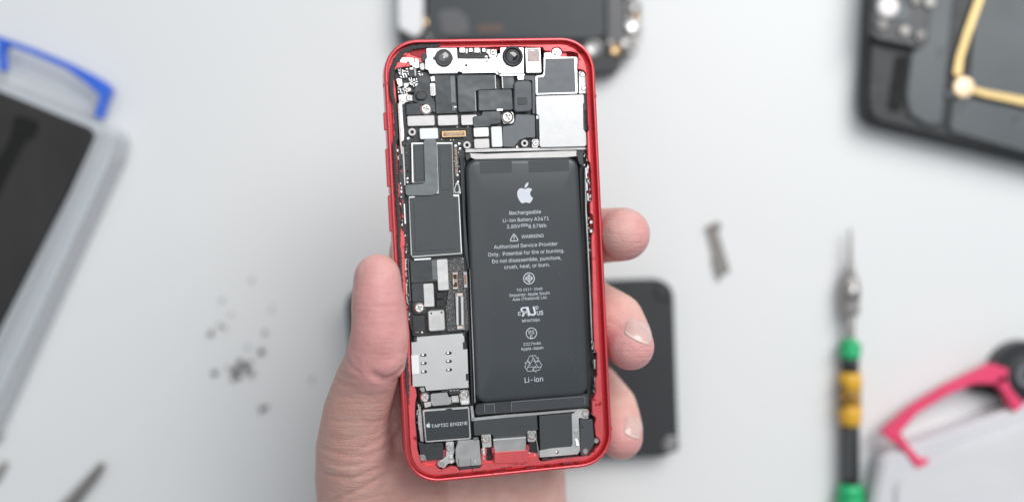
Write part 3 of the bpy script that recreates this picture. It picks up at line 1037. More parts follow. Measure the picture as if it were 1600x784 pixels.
cs = pl('shield_can', [(638.3, 306.8), (717.5, 303.5), (722.5, 397), (645, 402.5), (641.5, 398)], -2.3, 0.9, SILD, phone, r=0.2)
pl('edge_highlight', [(708.5, 303.8), (717.3, 303.7), (721.9, 394), (720.2, 396), (716.3, 307), (708.6, 307)], -2.2, .2, SILB, cs, r=.05, bev=.03)  # painted highlight on the right edge
pl('edge_highlight', [(639, 307.2), (648, 306.6), (648, 308.4), (640, 309)], -2.2, .2, SILB, cs, r=.05, bev=.03)
pl('graphite_cover', [(639.8, 309.2), (648, 308.8), (648, 306.2), (686, 304), (707, 302.5), (708.5, 307), (715.8, 306.5), (720.2, 394.5), (644, 400)], -2.16, 0.2, GRAPH, cs, r=0.25)
pl('graphite_cover', [(646.5, 314), (711, 310.5), (714.5, 388.5), (649, 392.5)], -2.04, 0.14, GRAPH, cs, r=0.35, bev=0.05)
strap = pl('flex_strap', [(661.8, 217.5), (682, 216.8), (684.5, 297), (681, 303.5), (674, 305.2), (634, 306), (633, 289), (660, 287.5), (664, 284)], -1.7, 0.25, FLEXL, phone, r=0.9)
pl('board_clip', [(709, 296), (712, 286), (716, 284), (719, 292), (721, 304), (716, 302), (710, 302)], -2.4, 0.5, SILD, phone, r=0.3)
pl('board_clip', [(711, 297), (713, 289), (716, 288), (717.5, 298), (713, 301)], -2.2, 0.4, BLKS, phone, r=0.3)
shards('board_parts', [(712, 236), (715, 282)], 14, 10, -3.2, [BLK, SILD], phone, 17, .2, .5, .1)

# ---- lower board section
pl('gritty_board', [(697, 404), (727, 402), (731, 420), (733, 500), (733, 516), (698, 519), (696, 480), (700, 455)], -2.75, 0.9, GRIT, phone, r=0.4, bev=.2)
rc('flex_cable', 641.5, 406.5, 683, 441, -2.0, 0.5, FLEX, phone, r=0.4)
rc('flex_edge', 675, 406, 683, 437, -1.88, 0.2, FLEXL, phone, r=0.2)
rc('flex_edge', 647, 403.3, 673.5, 406.2, -1.85, 0.3, SILB, phone, r=0.05)
rc('connector_cover', 683.2, 404.6, 700.6, 453.5, -1.7, 0.7, SIL, phone, r=0.45, bev=.12)
rc('flex_cable', 643.5, 442, 664, 471, -2.1, 0.5, FLEX, phone, r=0.4)
rc('connector_cover', 662, 442.5, 678.3, 479.2, -1.8, 0.7, SIL, phone, r=0.45, bev=.12)
pl('screw_boss', [(643, 470), (666, 469), (668, 490), (645, 491)], -2.4, 0.6, BLKS, phone, r=1.2)
screw(655.2, 481, 8.3, -1.6, phone)
rc('chip_package', 682, 457, 693.8, 466.5, -2.2, 0.6, BLK, phone, r=0.15)
rc('chip_package', 682, 468, 693.8, 479, -2.2, 0.6, BLK, phone, r=0.15)
rc('board_panel', 645, 492, 664, 518, -3.0, 0.4, BLKS, phone, r=0.2)
can = rc('microphone_can', 669, 484.5, 695.5, 517, -1.5, 1.5, SIL, phone, r=0.7, bev=0.25)
for (x, y) in ((673.8, 489.3), (690, 488)):
    cx, cy = L(x, y, -1.48)
    mb = MB()
    mb.lathe((cx, cy, -1.48), [(.001, 0.0), (.3, 0.0)], 12)
    mb.build('can_hole', BLK, can)
rc('can_print', 675.5, 492.5, 688, 505.5, -1.475, 0.05, SHW, can, r=0, bev=.01)
bc = rc('gold_connector', 706.8, 425, 716, 452, -2.2, 0.6, mat('dark_gold', (1, 1, 1)), phone, r=0.2)
rc('connector_core', 709.2, 429, 713.5, 448, -2.1, 0.2, BLK, bc, r=0.1)
for (x0, y0, x1, y1, m) in ((707.5, 425.8, 715.4, 428.5, SHW), (707.5, 435, 710, 444, SHW), (710.6, 436, 714.4, 441, PINK), (707.6, 448.6, 715.6, 451.4, SHW)):
    rc('connector_contact', x0, y0, x1, y1, -1.98, 0.3, m, bc, r=0.05, bev=.03)
lc = rc('long_connector', 712.5, 457.5, 724.5, 515, -2.1, 0.7, mat('connector_grey', (.33, .32, .31), .4, .45), phone, r=0.2)
rc('connector_slot', 716.2, 463, 720.5, 508, -2.04, 0.2, BLKS, lc, r=0.05, bev=.02)
mb = MB()
for k in range(26):
    y = 463.5 + k * 1.7
    for x in (714.6, 722.4):
        cx, cy = L(x, y, -2.0)
        mb.box(cx - .3, cy - .09, -2.12, cx + .3, cy + .09, -2.03)
mb.build('connector_pins', SILB, lc, kind='stuff')
for yy in (460, 511.5):
    rc('connector_contact', 714, yy - 2, 723, yy + 2, -1.98, .3, mat('rosy_steel', (1, 1, 1)), lc, r=.1)
rc('side_plate', 724.5, 424.5, 730, 449.5, -2.1, .7, SILD, phone, r=.1)
rc('side_plate', 725.6, 429, 728.6, 444, -1.95, .5, mat('copper_brown', (.35, .16, .11), .4, .5), phone, r=.1)
pl('battery_wall', [(721.5, 300), (723.5, 300), (731.5, 395), (733, 420), (731, 421), (726, 395)], -1.9, 1.2, BLKS, phone, r=.1)
pl('battery_wall', [(733.5, 420), (735.5, 420), (739.5, 520), (743, 628), (741.5, 630), (737, 520)], -1.9, 1.4, SILD, phone, r=.05)
pl('battery_wall', [(718.5, 246), (724, 243), (727, 300), (729, 395), (736, 520), (740, 628), (736.5, 628), (732, 500), (724, 395)], -2.6, 2.4, BLK, phone, r=.05)
shards('board_parts', [(702, 404), (728, 404)], 10, 3, -2.5, [SILD, GRIT], phone, 12, .3, .7, .2)

# ---- SIM reader
sim = pl('sim_reader', [(642.5, 534.5), (651, 533.5), (651, 526.3), (725, 520.3), (727, 544), (730.5, 545), (732.5, 605.5), (666, 610.5), (664, 603.2), (644.5, 604.2)], -1.6, 1.0, mat('sim_steel', (0.60, 0.595, 0.59), 0.8, 0.45, 0.03, 500, 0.3, 5000, 0.00001),
         phone, r=0.15, bev=0.1)
rc('white_label', 643.3, 554.5, 654.5, 583.5, -1.52, 0.1, WHT, sim, r=0.05, bev=.02)
for (x, y) in ((661.7, 554.7), (701, 551.4), (662, 567.4), (701.2, 564.3), (662.4, 580.5), (701.6, 577.5)):
    cx, cy = L(x, y, -1.6)
    o = solid('spring_slot', rounded([(cx - .95, cy - .42), (cx + .95, cy - .42), (cx + .95, cy + .42), (cx - .95, cy + .42)], .4), -1.575, .1, BLK, sim, r=0, bev=.01)
    mb = MB()
    mb.lathe((0, 0, 0), [(.001, .22), (.2, .2), (.34, .1), (.38, 0)], 16)
    mb.v = [(cx - .28 + a * 1.5, cy + b, -1.57 + c) for a, b, c in mb.v]
    mb.build('contact_spring', mat('warm_steel', (.82, .74, .66), 1, .2), o, smooth=True)
rc('sim_latch', 723.5, 534, 729, 545.5, -1.45, .6, BLKS, phone, r=.1)
rc('sim_latch', 728, 583.5, 732.5, 594, -1.45, .6, BLKS, phone, r=.1)
rc('sim_latch', 723.5, 519, 727.5, 524, -1.45, .6, BLKS, phone, r=.1)
pl('sim_latch', [(646, 527), (651, 526.5), (651.3, 533), (647, 533.5)], -1.7, .6, BLKS, phone, r=.1)

# ---- bracket above the vibration motor
pl('flex_guard', [(673, 615), (699, 612), (700.5, 619), (705, 620.5), (705.5, 630), (701, 632), (676, 634), (673, 628)], -1.5, 0.5, SILD, phone, r=0.3)
rc('connector_block', 690, 608.5, 718.5, 612, -1.35, 0.6, BLKS, phone, r=0.1)
rc('connector_block', 701.5, 606.6, 718.8, 615.8, -1.15, 0.6, BLKS, phone, r=0.2)
mb = MB()
for k in range(3):
    cx, cy = L(704.5 + k * 5.2, 609.6 - k * .3, -1.1)
    mb.box(cx - .3, cy - .2, -1.2, cx + .3, cy + .12, -1.08)
mb.build('connector_pins', SILD, phone, kind='stuff')
pl('spring_plate', [(705, 618), (716, 617.3), (717.5, 628), (706, 629)], -1.8, 0.5, SIL, phone, r=0.15)
rc('spring_plate', 707, 622.5, 714, 627, -1.6, 0.4, CHR, phone, r=0.3)
pl('screw_tab', [(655, 606), (663, 604.5), (664, 611.5), (659, 612.5)], -1.7, .5, SILD, phone, r=.2)
pl('screw_tab', [(656, 611), (672, 610.5), (672.5, 634), (668, 635.5), (658, 634), (655.5, 622)], -2.2, 0.5, BLK, phone, r=0.8)
pl('screw_tab', [(662, 629), (673, 627), (674, 634), (664, 637)], -1.5, 0.4, SHW, phone, r=0.2)
screw(663.6, 620.8, 7.3, -1.2, phone)
pl('screw_tab', [(717, 609), (732, 609), (733.5, 622), (734, 631.5), (720, 632.5), (718, 622)], -1.7, 0.5, SIL, phone, r=0.5)
screw(724.8, 616.5, 7.8, -1.15, phone)
rc('spring_plate', 721, 627, 733, 631, -1.35, .3, SILB, phone, r=.1)

# ---- vibration motor
te = pl('vibration_motor', [(659.5, 640), (733.5, 634.8), (736.5, 686), (664.5, 691.5)], -1.35, 1.8, SIL, phone, r=0.55, bev=0.22)
pl('motor_cover', [(662.8, 642.5), (697, 640), (697.5, 638.2), (706, 637.6), (706.5, 639.6), (731.5, 637.8), (733.8, 683.5), (666.4, 688.5)], -1.26, 0.15, mat('motor_black', (0.030, 0.034, 0.038), 0, 0.45, .05), te, r=0.25, bev=.04)
text_line('printed_line', 'TAPTIC ENGINE', 674, 730.3, 661.8, -1.26, te, bold=0.006, spacing=1.05)
fruit_logo(669.2, 663.4, 6.2, -1.26, te)
pl('motor_side', [(652.5, 640), (657, 632), (659, 650), (662, 690), (657, 689), (653, 660)], -2.0, 0.8, SILD, phone, r=.1)
shards('edge_contacts', [(652.5, 625), (653, 650), (654, 680)], 22, 3.5, -1.6, [SILB, SILD, BLK], phone, 8, .3, .9)

# ---- bottom row
spk = pl('antenna_block', [(653, 690), (664, 693), (690, 691), (692.5, 695), (693, 716), (668, 719), (657, 709)], -1.6, 1.2, BLKS, phone, r=0.3)
rc('block_rib', 679, 691.5, 691, 697, -1.3, .5, BLKS, phone, r=.2)
screw(660.7, 715.2, 5.2, -1.3, phone, SILD)
pl('screw_boss', [(655, 710), (661, 708.5), (668, 719), (656, 720.5)], -1.7, .5, SILD, phone, r=.3)
pl('ground_plate', [(696.5, 690), (709, 689), (710, 704), (708, 712), (711, 722), (700, 724), (694, 731), (686, 730), (684.5, 721), (691, 717), (697, 712)], -1.6, 0.5, SIL, phone, r=0.4)
screw(703, 699.7, 6.4, -1.2, phone, SIL)
screw(688.8, 724.5, 6, -1.2, phone, SIL)
rc('spring_plate', 702.5, 711, 707.5, 723, -1.4, .3, SILB, phone, r=.1)
rc('spring_slot', 701.5, 715.5, 708, 718, -1.32, .1, SILD, phone, r=0)
for (xx, yy) in ((704, 706.5), (705.5, 722.5)):
    rc('solder_dot', xx - 1.6, yy - 1.4, xx + 1.6, yy + 1.4, -1.25, .3, SILB, phone, r=.2)
gp = pl('speaker_plate', [(715, 690.5), (714.5, 687.8), (739, 686.5), (741, 688), (749, 687), (752.5, 726), (715.5, 729.5), (712, 720), (711.5, 702)], -1.25, 0.7, SILD, phone, r=0.35, bev=.12)
rc('speaker_plate_step', 716, 715, 736.5, 729, -1.0, .5, SILD, gp, r=.6, bev=.25)
rc('plate_notch', 739.5, 683, 747.5, 688.5, -1.5, .5, FLEXL, phone, r=.2)
cx, cy = L(742.5, 720.5, -1.2)
mb = MB()
mb.box(cx - .15, cy - .4, -1.24, cx + .15, cy + .4, -1.2)
mb.build('plate_slot', SILB, gp)
pl('rubber_gasket', [(716, 729), (737, 728.5), (752, 726), (752, 729.5), (736, 733.5), (719, 734)], -1.3, 1.0, BLKS, phone, r=.3)
pl('flex_contact', [(709.8, 690), (715, 689.5), (715, 692), (710, 693)], -1.2, .6, BLK, phone, r=.05)
pl('screw_tab', [(752, 679), (767, 678), (768.5, 698), (754, 699)], -1.5, .5, SIL, phone, r=.3)
screw(759, 685.7, 6.8, -1.05, phone, CHR)
pl('rubber_seal', [(760.5, 699.5), (768.5, 699), (771.5, 715), (770, 719), (761, 720), (758.5, 716)], -1.7, .9, BLK, phone, r=.3)
for k in range(4):
    for j in range(2):
        rc('rubber_bead', 761.2 + j * 4 + k * .3, 701 + k * 4.4, 764.6 + j * 4 + k * .3, 704.6 + k * 4.4, -1.5, .5, BLK, phone, r=.25, bev=.15)
rc('spring_plate', 754, 699, 758, 711, -1.5, .4, SILB, phone, r=.1)
shards('solder_dots', [(754, 702), (757, 718)], 12, 4, -1.3, [SILB, SILD], phone, 31, .3, .6, .2)
# charging port plate
pl('port_cover', [(770.5, 687.5), (822, 683.5), (822.5, 704), (771.5, 707)], -1.1, .9, SILD, phone, r=.15, bev=.15)
pl('port_cover_lip', [(770.5, 685.8), (822, 682), (822, 684.3), (770.5, 688)], -1.0, .8, SILB, phone, r=.05)
pl('screw_tab', [(824, 673), (838, 672.5), (838.5, 686), (835, 690), (824.5, 690)], -1.5, .5, SIL, phone, r=.3)
screw(831.3, 680, 7, -1.0, phone, CHR)
pl('rubber_seal', [(826, 690), (839, 689), (841, 710), (838, 713), (828, 712)], -1.9, .9, BLK, phone, r=.3)
pl('contact_frame', [(837.5, 687), (839, 687), (841.5, 700), (842, 712), (840.5, 712), (839.5, 700)], -1.4, .6, SILD, phone, r=.05)
shards('solder_dots', [(826, 706), (834, 710), (837, 713)], 10, 4, -1.3, [SILB, SILD], phone, 32, .3, .7, .2)
# dark bar
pl('antenna_bar', [(739.5, 657.5), (790, 653), (839, 648.5), (840.5, 672), (824, 674), (822, 682), (800, 684), (772, 686.2), (769.5, 679), (741, 680.5)], -1.8, 1.2, mat('matt_charcoal', (0.045, 0.050, 0.054), 0, .5, .08, 400, .3, 3000, .00002), phone, r=.3, bev=.15)
mb = MB()
a, b = L(792, 667, -1.78), L(829, 664.5, -1.78)
stroke_add(mb, [a, b], .12, -1.8, .03)
mb.build('bar_seam', GROOVE, phone)
pl('steel_strip', [(736, 652.8), (790, 647.5), (841, 644), (912, 638), (914, 641.5), (841, 648), (790, 652.5), (737, 657.5)], -1.9, .7, SILD, phone, r=.05)
pl('steel_strip', [(734.5, 634), (739, 634), (742, 655), (737, 656)], -1.9, .7, SILD, phone, r=.05)
# speaker and L bracket
pl('speaker_box', [(842.5, 649.5), (893.5, 645), (895, 699), (844, 703)], -1.6, 1.5, mat('matt_charcoal', (1, 1, 1)), phone, r=.25, bev=.15)
lb = pl('steel_bracket', [(893, 646.5), (903, 642), (912, 638.5), (919, 639), (921, 646), (919, 653.5), (912, 654), (904.5, 652), (906.5, 703), (903, 709.5), (880, 711.5), (843, 714.5),
                          (842.5, 703.5), (862, 700), (892, 697.5), (894.3, 694)], -1.2, .6, SIL, phone, r=.35, bev=.12)
pl('bracket_spring', [(897.2, 672), (903, 671), (905, 694), (900, 696)], -1.0, .3, CHR, lb, r=.3, bev=.1)
mb = MB()
q0, q1, q2, q3 = L(898.6, 680, -.8), L(902.2, 679.6, -.8), L(904.3, 694.5, -.8), L(900.6, 695.2, -.8)
mb.add([(*q0, -1.25), (*q1, -1.42), (*q2, -.52), (*q3, -.33), (*q0, -1.6), (*q1, -1.6), (*q2, -1.0), (*q3, -1.0)],
       [(0, 1, 2, 3), (7, 6, 5, 4), (0, 4, 5, 1), (1, 5, 6, 2), (2, 6, 7, 3), (3, 7, 4, 0)])
mb.build('bracket_spring', mat('mirror_steel', (.95, .95, .95), .9, .3), lb)  # second slab added, tilted to catch the lamp as a bright stripe
cx, cy = L(870.5, 706, -1.18)
mb = MB()
mb.lathe((cx, cy, -1.2), [(.001, .03), (.5, .03)], 14)
mb.build('bracket_hole', BLK, lb)
cx, cy = L(869.5, 706, -1.18)
mb = MB()
mb.lathe((cx, cy, -1.2), [(.001, .2), (.2, .14), (.34, .04)], 14)
mb.build('bracket_pin', mat('warm_steel', (1, 1, 1)), lb, smooth=True)
screw(915.3, 645.8, 6.8, -.85, phone, CHR)
pl('speaker_side', [(906, 653.5), (926, 655), (927.5, 672), (929, 692), (921, 706), (907, 711), (906.5, 690)], -1.5, 1.4, mat('module_dark', (0.055, 0.061, 0.066), 0, .5), phone, r=.3, bev=.15)
cx, cy = L(910.2, 666.8, -1.45)
mb = MB()
mb.lathe((cx, cy, -1.49), [(.001, .02), (.36, .02)], 14)
mb.build('speaker_hole', BLK, phone)
screw(915.3, 705.2, 4.8, -1.2, phone, CHR)
pl('screw_boss', [(909, 701), (916, 698), (922, 704), (918, 712), (909, 712)], -1.48, .4, mat('module_dark', (1, 1, 1)), phone, r=.5)
screw(928.3, 645.7, 3.9, -1.4, phone, CHR)
screw(932, 688, 5, -1.8, phone, CHR)
pl('port_block', [(846, 716), (880, 713), (905, 711), (905, 715), (872, 718.5), (847, 721.5)], -1.9, .9, BLK, phone, r=.2)
for (xx, wd_) in ((852, 10), (866, 8), (885, 12)):
    rc('port_rib', xx - wd_ / 2, 714.5 - (xx - 850) * .06, xx + wd_ / 2, 718.5 - (xx - 850) * .06, -1.7, .4, BLKS, phone, r=.1)

# ---- battery
ZB = -1.15
bat = pl('battery', [(727.3, 249), (903.8, 246), (912, 400), (920.8, 616.5), (743.8, 630.5), (735, 440)], ZB, 3.3, BAT, phone, r=3.2, n=8, dome=1.15)
rc('battery_tape', 750, 252.5, 800, 270.5, ZB + .03, 0.05, BATD, bat, r=.1, bev=.01)
rc('battery_tape', 826, 250.5, 889.5, 268.5, ZB + .03, 0.05, BATD, bat, r=.1, bev=.01)
pl('foil_strip', [(733, 239.5), (760, 240.5), (880, 235.8), (901, 235.5), (902, 244), (885, 246), (742, 249), (735, 246)], -2.2, .5, SHW, phone, r=.3)
pl('battery_corner', [(727, 243), (735, 240), (736, 246), (729, 252)], -2.0, .5, BLKS, phone, r=.3)
pl('battery_corner', [(900, 238), (911, 238), (912.5, 262), (905, 256)], -2.0, .5, BLKS, phone, r=.3)
pl('battery_flap', [(743.5, 632), (755, 629), (920, 614.5), (921, 636), (790, 645.5), (745, 649), (742, 644)], -2.2, 1.6, BLKS, phone, r=.6, bev=.2)
pl('pull_tab', [(756.5, 631.5), (772.5, 630.2), (773, 645.5), (757.5, 647)], -2.0, .3, mat('tab_black', (.045, .05, .055), 0, .4), phone, r=.3, bev=.06)
pl('pull_tab', [(798.5, 627.5), (914, 619), (914.5, 634), (799.5, 644)], -2.0, .3, mat('tab_black', (1, 1, 1)), phone, r=.3, bev=.06)
mb = MB()
stroke_add(mb, [L(799, 643, -1.98), L(798.8, 628, -1.98), L(801, 627.2, -1.98), L(912, 619, -1.98), L(914, 621, -1.98), L(914.3, 631, -1.98)], .14, -2.0, .05)
stroke_add(mb, [L(757, 645, -1.98), L(756.8, 632, -1.98), L(758, 631, -1.98), L(771.5, 630.2, -1.98), L(772.8, 632, -1.98), L(773, 645, -1.98)], .14, -2.0, .05)
mb.build('tab_edge', mat('tab_edge_grey', (.22, .23, .24), 0, .35), phone)

Z = ZB
for (s, x0, x1, y, bld) in (('Rechargeable', 795.8, 845.2, 330.4, .0), ('Li-ion Battery A2471', 785.9, 857.6, 341.7, .0), ('WARNING', 814.8, 849.3, 367.8, .0),
                            ('Authorized Service Provider', 771.9, 871.5, 382, .0), ('Only.  Potential for fire or burning.', 763, 882, 393.2, .0), ('Do not disassemble, puncture,', 769.3, 877, 404, .0),
                            ('crush, heat, or burn.', 788, 859, 414, .0), ('TIS 2217-2548', 807, 847.2, 451, .0), ('Importer: Apple South', 795.9, 858.7, 458.3, .0),
                            ('Asia (Thailand) Ltd.', 800.7, 855, 465, .0), ('MH45584', 815.8, 843.4, 499.2, .0), ('2227mAh', 817.8, 844.9, 535.8, .0), ('Apple Japan', 814, 848.8, 542.8, .0),
                            ('Li-ion', 819.8, 848.2, 590.8, .0)):
    text_line('printed_line', s, x0, x1, y, Z, bat, bold=bld)
text_line('printed_line', '3.85V', 791.8, 812.6, 352.6, Z, bat, bold=0.0)
text_line('printed_line', '8.57Wh', 825.6, 853.2, 351.8, Z, bat, bold=0.0)
fruit_logo(820.3, 301.5, 25, Z, bat)


def sym(name, fn):
    mb = MB()
    fn(mb)
    return mb.build(name, INK, bat)


def at(px, py):
    return L(px, py, Z)


zz = Z + .012


def dc(mb):
    for (x0, x1, y) in ((813.6, 824.6, 350.6), (813.6, 816.6, 353.4), (817.6, 820.6, 353.2), (821.6, 824.6, 353.0)):
        stroke_add(mb, [at(x0, y + (819 - x0) * .05), at(x1, y - (x1 - 819) * .05)], .2, zz)


sym('printed_current_symbol', dc)


def warn(mb):
    cx, cy = at(803.2, 371)
    h, b_ = 2.35, 1.38
    tri = rounded([(cx - b_, cy - 1.05), (cx + b_, cy - 1.05), (cx, cy + 1.3)], .3, 3)
    stroke_add(mb, tri, .22, zz, closed=True)
    stroke_add(mb, [(cx, cy + .55), (cx, cy - .25)], .24, zz)
    poly_add(mb, circ(cx, cy - .6, .16, 10), zz)


sym('printed_warning_triangle', warn)


def tis(mb):
    cx, cy = at(826.5, 434.8)
    stroke_add(mb, circ(cx, cy, 1.66, 40), .24, zz, closed=True)
    stroke_add(mb, [(cx, cy + 1.15), (cx + 1.15, cy), (cx, cy - 1.15), (cx - 1.15, cy)], .2, zz, closed=True)
    for s in (-1, 1):
        stroke_add(mb, [(cx + s * .12, cy + .95), (cx + s * .12, cy + .12), (cx + s * .95, cy + .12)], .14, zz)
        stroke_add(mb, [(cx + s * .12, cy - .95), (cx + s * .12, cy - .12), (cx + s * .95, cy - .12)], .14, zz)


sym('printed_standard_mark', tis)


def pse(mb):
    cx, cy = at(830.3, 520.3)
    stroke_add(mb, circ(cx, cy, 1.62, 40), .2, zz, closed=True)


sym('printed_safety_circle', pse)
text_line('printed_line', 'PS', 826, 834.6, 517.4, Z, bat, bold=0.0)
text_line('printed_line', 'E', 828.4, 832, 523.8, Z, bat, bold=0.0)
text_line('printed_line', 'c', 809.3, 813.6, 489.8, Z, bat, bold=.012, hpx=6)
text_line('printed_line', 'R', 813.2, 826, 486.6, Z, bat, bold=.012, hpx=14.5, mirror=True, shear=-.22)
text_line('printed_line', 'U', 824.5, 836.8, 485.8, Z + .02, bat, bold=.02, hpx=14.5, shear=-.22)
text_line('printed_line', 'US', 838.8, 848.6, 488.6, Z, bat, bold=.012, hpx=7)
sym('printed_registered_ring', lambda mb: stroke_add(mb, circ(*at(838.7, 480.2), .5, 24), .1, zz, closed=True))
text_line('printed_line', 'R', 837.6, 839.9, 480.2, Z, bat, bold=.01)


def recyc(mb):
    cx, cy = at(832.9, 568.5)
    for k in range(3):
        a = math.radians(120 * k)
        ca, sa = math.cos(a), math.sin(a)

        def T(x, y):
            return (cx + x * ca - y * sa, cy + x * sa + y * ca)
        # one folded arrow on top of the triangle
        body = [(-1.55, 1.15), (-.75, 2.45), (.65, 2.45), (1.1, 1.75), (.75, 1.95), (1.6, .75), (2.5, 1.95), (1.85, 1.75)]
        o1 = [T(-1.9, .95), T(-.85, 2.6), T(.75, 2.6), T(1.35, 1.65), T(1.75, 1.95), T(1.55, .55), T(.2, .95), T(.62, 1.2), T(.12, 2.0)]
        stroke_add(mb, o1, .12, zz)
        stroke_add(mb, [T(-1.9, .95), T(-.75, .25), T(.12, 1.85)], .12, zz)
        stroke_add(mb, [T(.12, 1.85), T(-.35, 2.6)], .1, zz)


sym('printed_recycling_mark', recyc)
# pale specks of dust on the wrap
mb = MB()
r = random.Random(3)
for k in range(26):
    cx, cy = at(r.uniform(750, 905), r.uniform(280, 610))
    q = r.uniform(.03, .075)
    mb.lathe((cx, cy, Z + .01), [(q, 0), (q * .6, q), (.001, q * 1.3)], 6)
mb.build('dust_specks', mat('dust', (.5, .5, .5), 0, .9), bat, kind='stuff')

# ---- right edge: side flex in the slot beside the battery
pl('side_rail', [(913.8, 262), (915.2, 262), (916.8, 330), (920.5, 400), (924.2, 480), (925.8, 530), (924.3, 530), (922, 480), (918.6, 400), (914.8, 330)], -1.6, 1.4, SILD, phone, r=.03, bev=.03)
pl('side_well', [(905, 250), (914, 250), (918, 330), (923, 430), (927, 530), (931, 615), (927, 650), (918, 640)], -3.6, .5, BLK, phone, r=.1)
shards('side_contacts', [(915.5, 240), (916, 262), (920, 300), (921, 330)], 44, 6, -1.5, [SILB, SILD, BLK, BLKS], phone, 41, .3, .9, .6)
for (a, b, xx) in ((262, 279, 914.6), (285, 298, 915.6), (302, 314, 917.3)):
    pl('side_spring', [(xx, a), (xx + 2.2, a), (xx + 3.0, b), (xx + .8, b)], -1.25, .5, SILB, phone, r=.1)
shards('side_contacts', [(918, 332), (920, 370), (922, 400)], 26, 4, -1.6, [SILB, SILD, BLK], phone, 42, .3, .8, .5)
for y in (347, 361):
    rc('side_contact', 921.5, y - 2.6, 926, y + 2.6, -1.3, .4, SIL, phone, r=.1)
shards('side_contacts', [(926.5, 532), (928, 560), (929, 612)], 40, 4.5, -1.5, [SILB, SILD, BLK, BLKS], phone, 43, .3, 1.0, .6)
for (a, b) in ((534, 546), (561, 576), (590, 606)):
    xx = 926.3 + (a - 534) * .035
    pl('side_spring', [(xx, a), (xx + 3, a), (xx + 3.6, b), (xx + 1, b)], -1.5, .5, SILD, phone, r=.1)
shards('board_parts', [(640, 165), (634, 230), (636, 280), (640, 300)], 20, 5, -3.0, [BLKS, SILD, BLK], phone, 45, .3, .8, .3)
shards('board_parts', [(686, 199), (735, 198)], 16, 3, -3.1, [SILD, BLKS], phone, 46, .25, .6, .1)
shards('board_parts', [(690, 218), (700, 219), (735, 217)], 16, 4, -3.1, [SILD, BLKS, GOLD], phone, 47, .25, .5, .1)




# ------------------------------------------------------------------ the hand
def capsule(mb, a, b, ra, rb, n=20, m=8):
    a, b = np.array(a, float), np.array(b, float)
    d = b - a
    ln = np.linalg.norm(d)
    d /= ln
    u = np.cross(d, (0.3, 0.5, 0.81))
    u /= np.linalg.norm(u)
    v = np.cross(d, u)
    vs = [a - d * ra]
    for i in range(1, m + 1):
        t = math.pi / 2 * i / m
        for k in range(n):
            q = 2 * math.pi * k / n
            vs.append(a - d * ra * math.cos(t) + ra * math.sin(t) * (math.cos(q) * u + math.sin(q) * v))
    for i in range(0, m):
        t = math.pi / 2 * i / m
        for k in range(n):
            q = 2 * math.pi * k / n
            vs.append(b + d * rb * math.sin(t) + rb * math.cos(t) * (math.cos(q) * u + math.sin(q) * v))
    vs.append(b + d * rb)
    fs = []
    for k in range(n):
        fs.append((0, 1 + (k + 1) % n, 1 + k))
    R_ = 2 * m
    for i in range(R_ - 1):
        for k in range(n):
            p = 1 + i * n
            fs.append((p + k, p + (k + 1) % n, p + n + (k + 1) % n, p + n + k))
    last = 1 + (R_ - 1) * n
    for k in range(n):
        fs.append((last + k, last + (k + 1) % n, len(vs) - 1))
    mb.add(vs, fs)


def chain(mb, pts):
    for i in range(len(pts) - 1):
        (x0, y0, z0, r0), (x1, y1, z1, r1) = pts[i], pts[i + 1]
        capsule(mb, P(x0, y0, z0), P(x1, y1, z1), r0, r1)


hm = MB()
THUMB = [(590, 433, 110.5, 6.9), (590, 468, 111, 7.6), (591, 520, 110, 8.0), (583, 566, 106, 8.6), (574, 590, 101, 9.4), (556, 645, 95, 10.2), (553, 700, 88, 12.0), (560, 745, 80, 14.0), (590, 860, 66, 19), (600, 1000, 50, 24)]
chain(hm, THUMB)
chain(hm, [(604, 468, 110, 5.4), (608, 525, 110, 5.9), (603, 566, 108.5, 6.0)])          # the ball of the thumb pressed against the frame
INDEX = [(640, 880, 60, 19), (662, 395, 84, 11), (760, 330, 80, 8.8), (850, 300, 79, 8)]
MIDDLE = [(700, 900, 58, 20), (735, 440, 78, 12), (880, 385, 72, 9.2), (940, 368, 77, 9.0), (974, 366, 85, 8.6), (975, 366, 91, 8.0)]
RING = [(770, 900, 57, 19), (790, 480, 75, 11.5), (880, 450, 69, 9.2), (935, 484, 74, 9.0), (963, 500, 80, 9.0), (978, 528, 84, 8.5), (985, 541, 88.5, 7.6)]
PINKY = [(815, 880, 57, 16), (830, 560, 73, 10.5), (885, 575, 64, 8.4), (932, 606, 65, 8.3), (957, 636, 69, 8.3), (967, 668, 75, 7.9), (970, 682, 78, 7.3)]
for c in (INDEX, MIDDLE, RING, PINKY):
    chain(hm, c)
chain(hm, [(600, 740, 76, 15), (700, 800, 64, 19), (790, 800, 62, 18), (822, 790, 62, 14)])
chain(hm, [(640, 470, 84, 10.5), (600, 560, 88, 9), (590, 640, 84, 10)])
chain(hm, [(660, 1000, 48, 24), (720, 1000, 47, 25), (780, 1000, 47, 24), (700, 850, 60, 20)])
chain(hm, [(620, 1040, 46, 26), (700, 1500, 30, 27), (780, 1500, 30, 27), (760, 1000, 47, 25)])
tmp = hm.build('hand_source', WHT)
md = tmp.modifiers.new('r', 'REMESH')
md.mode = 'VOXEL'
md.voxel_size = 0.85 * MM
md.use_smooth_shade = True
ms_ = tmp.modifiers.new('s', 'SMOOTH')
ms_.iterations = 14
ms_.factor = 0.5
dg = bpy.context.evaluated_depsgraph_get()
dg.update()
hme = bpy.data.meshes.new_from_object(tmp.evaluated_get(dg))
bpy.data.objects.remove(tmp)
nv = len(hme.vertices)
co = np.empty(nv * 3)
hme.vertices.foreach_get('co', co)
co = co.reshape(-1, 3) / MM
no = np.empty(nv * 3)
hme.vertices.foreach_get('normal', no)
no = no.reshape(-1, 3)
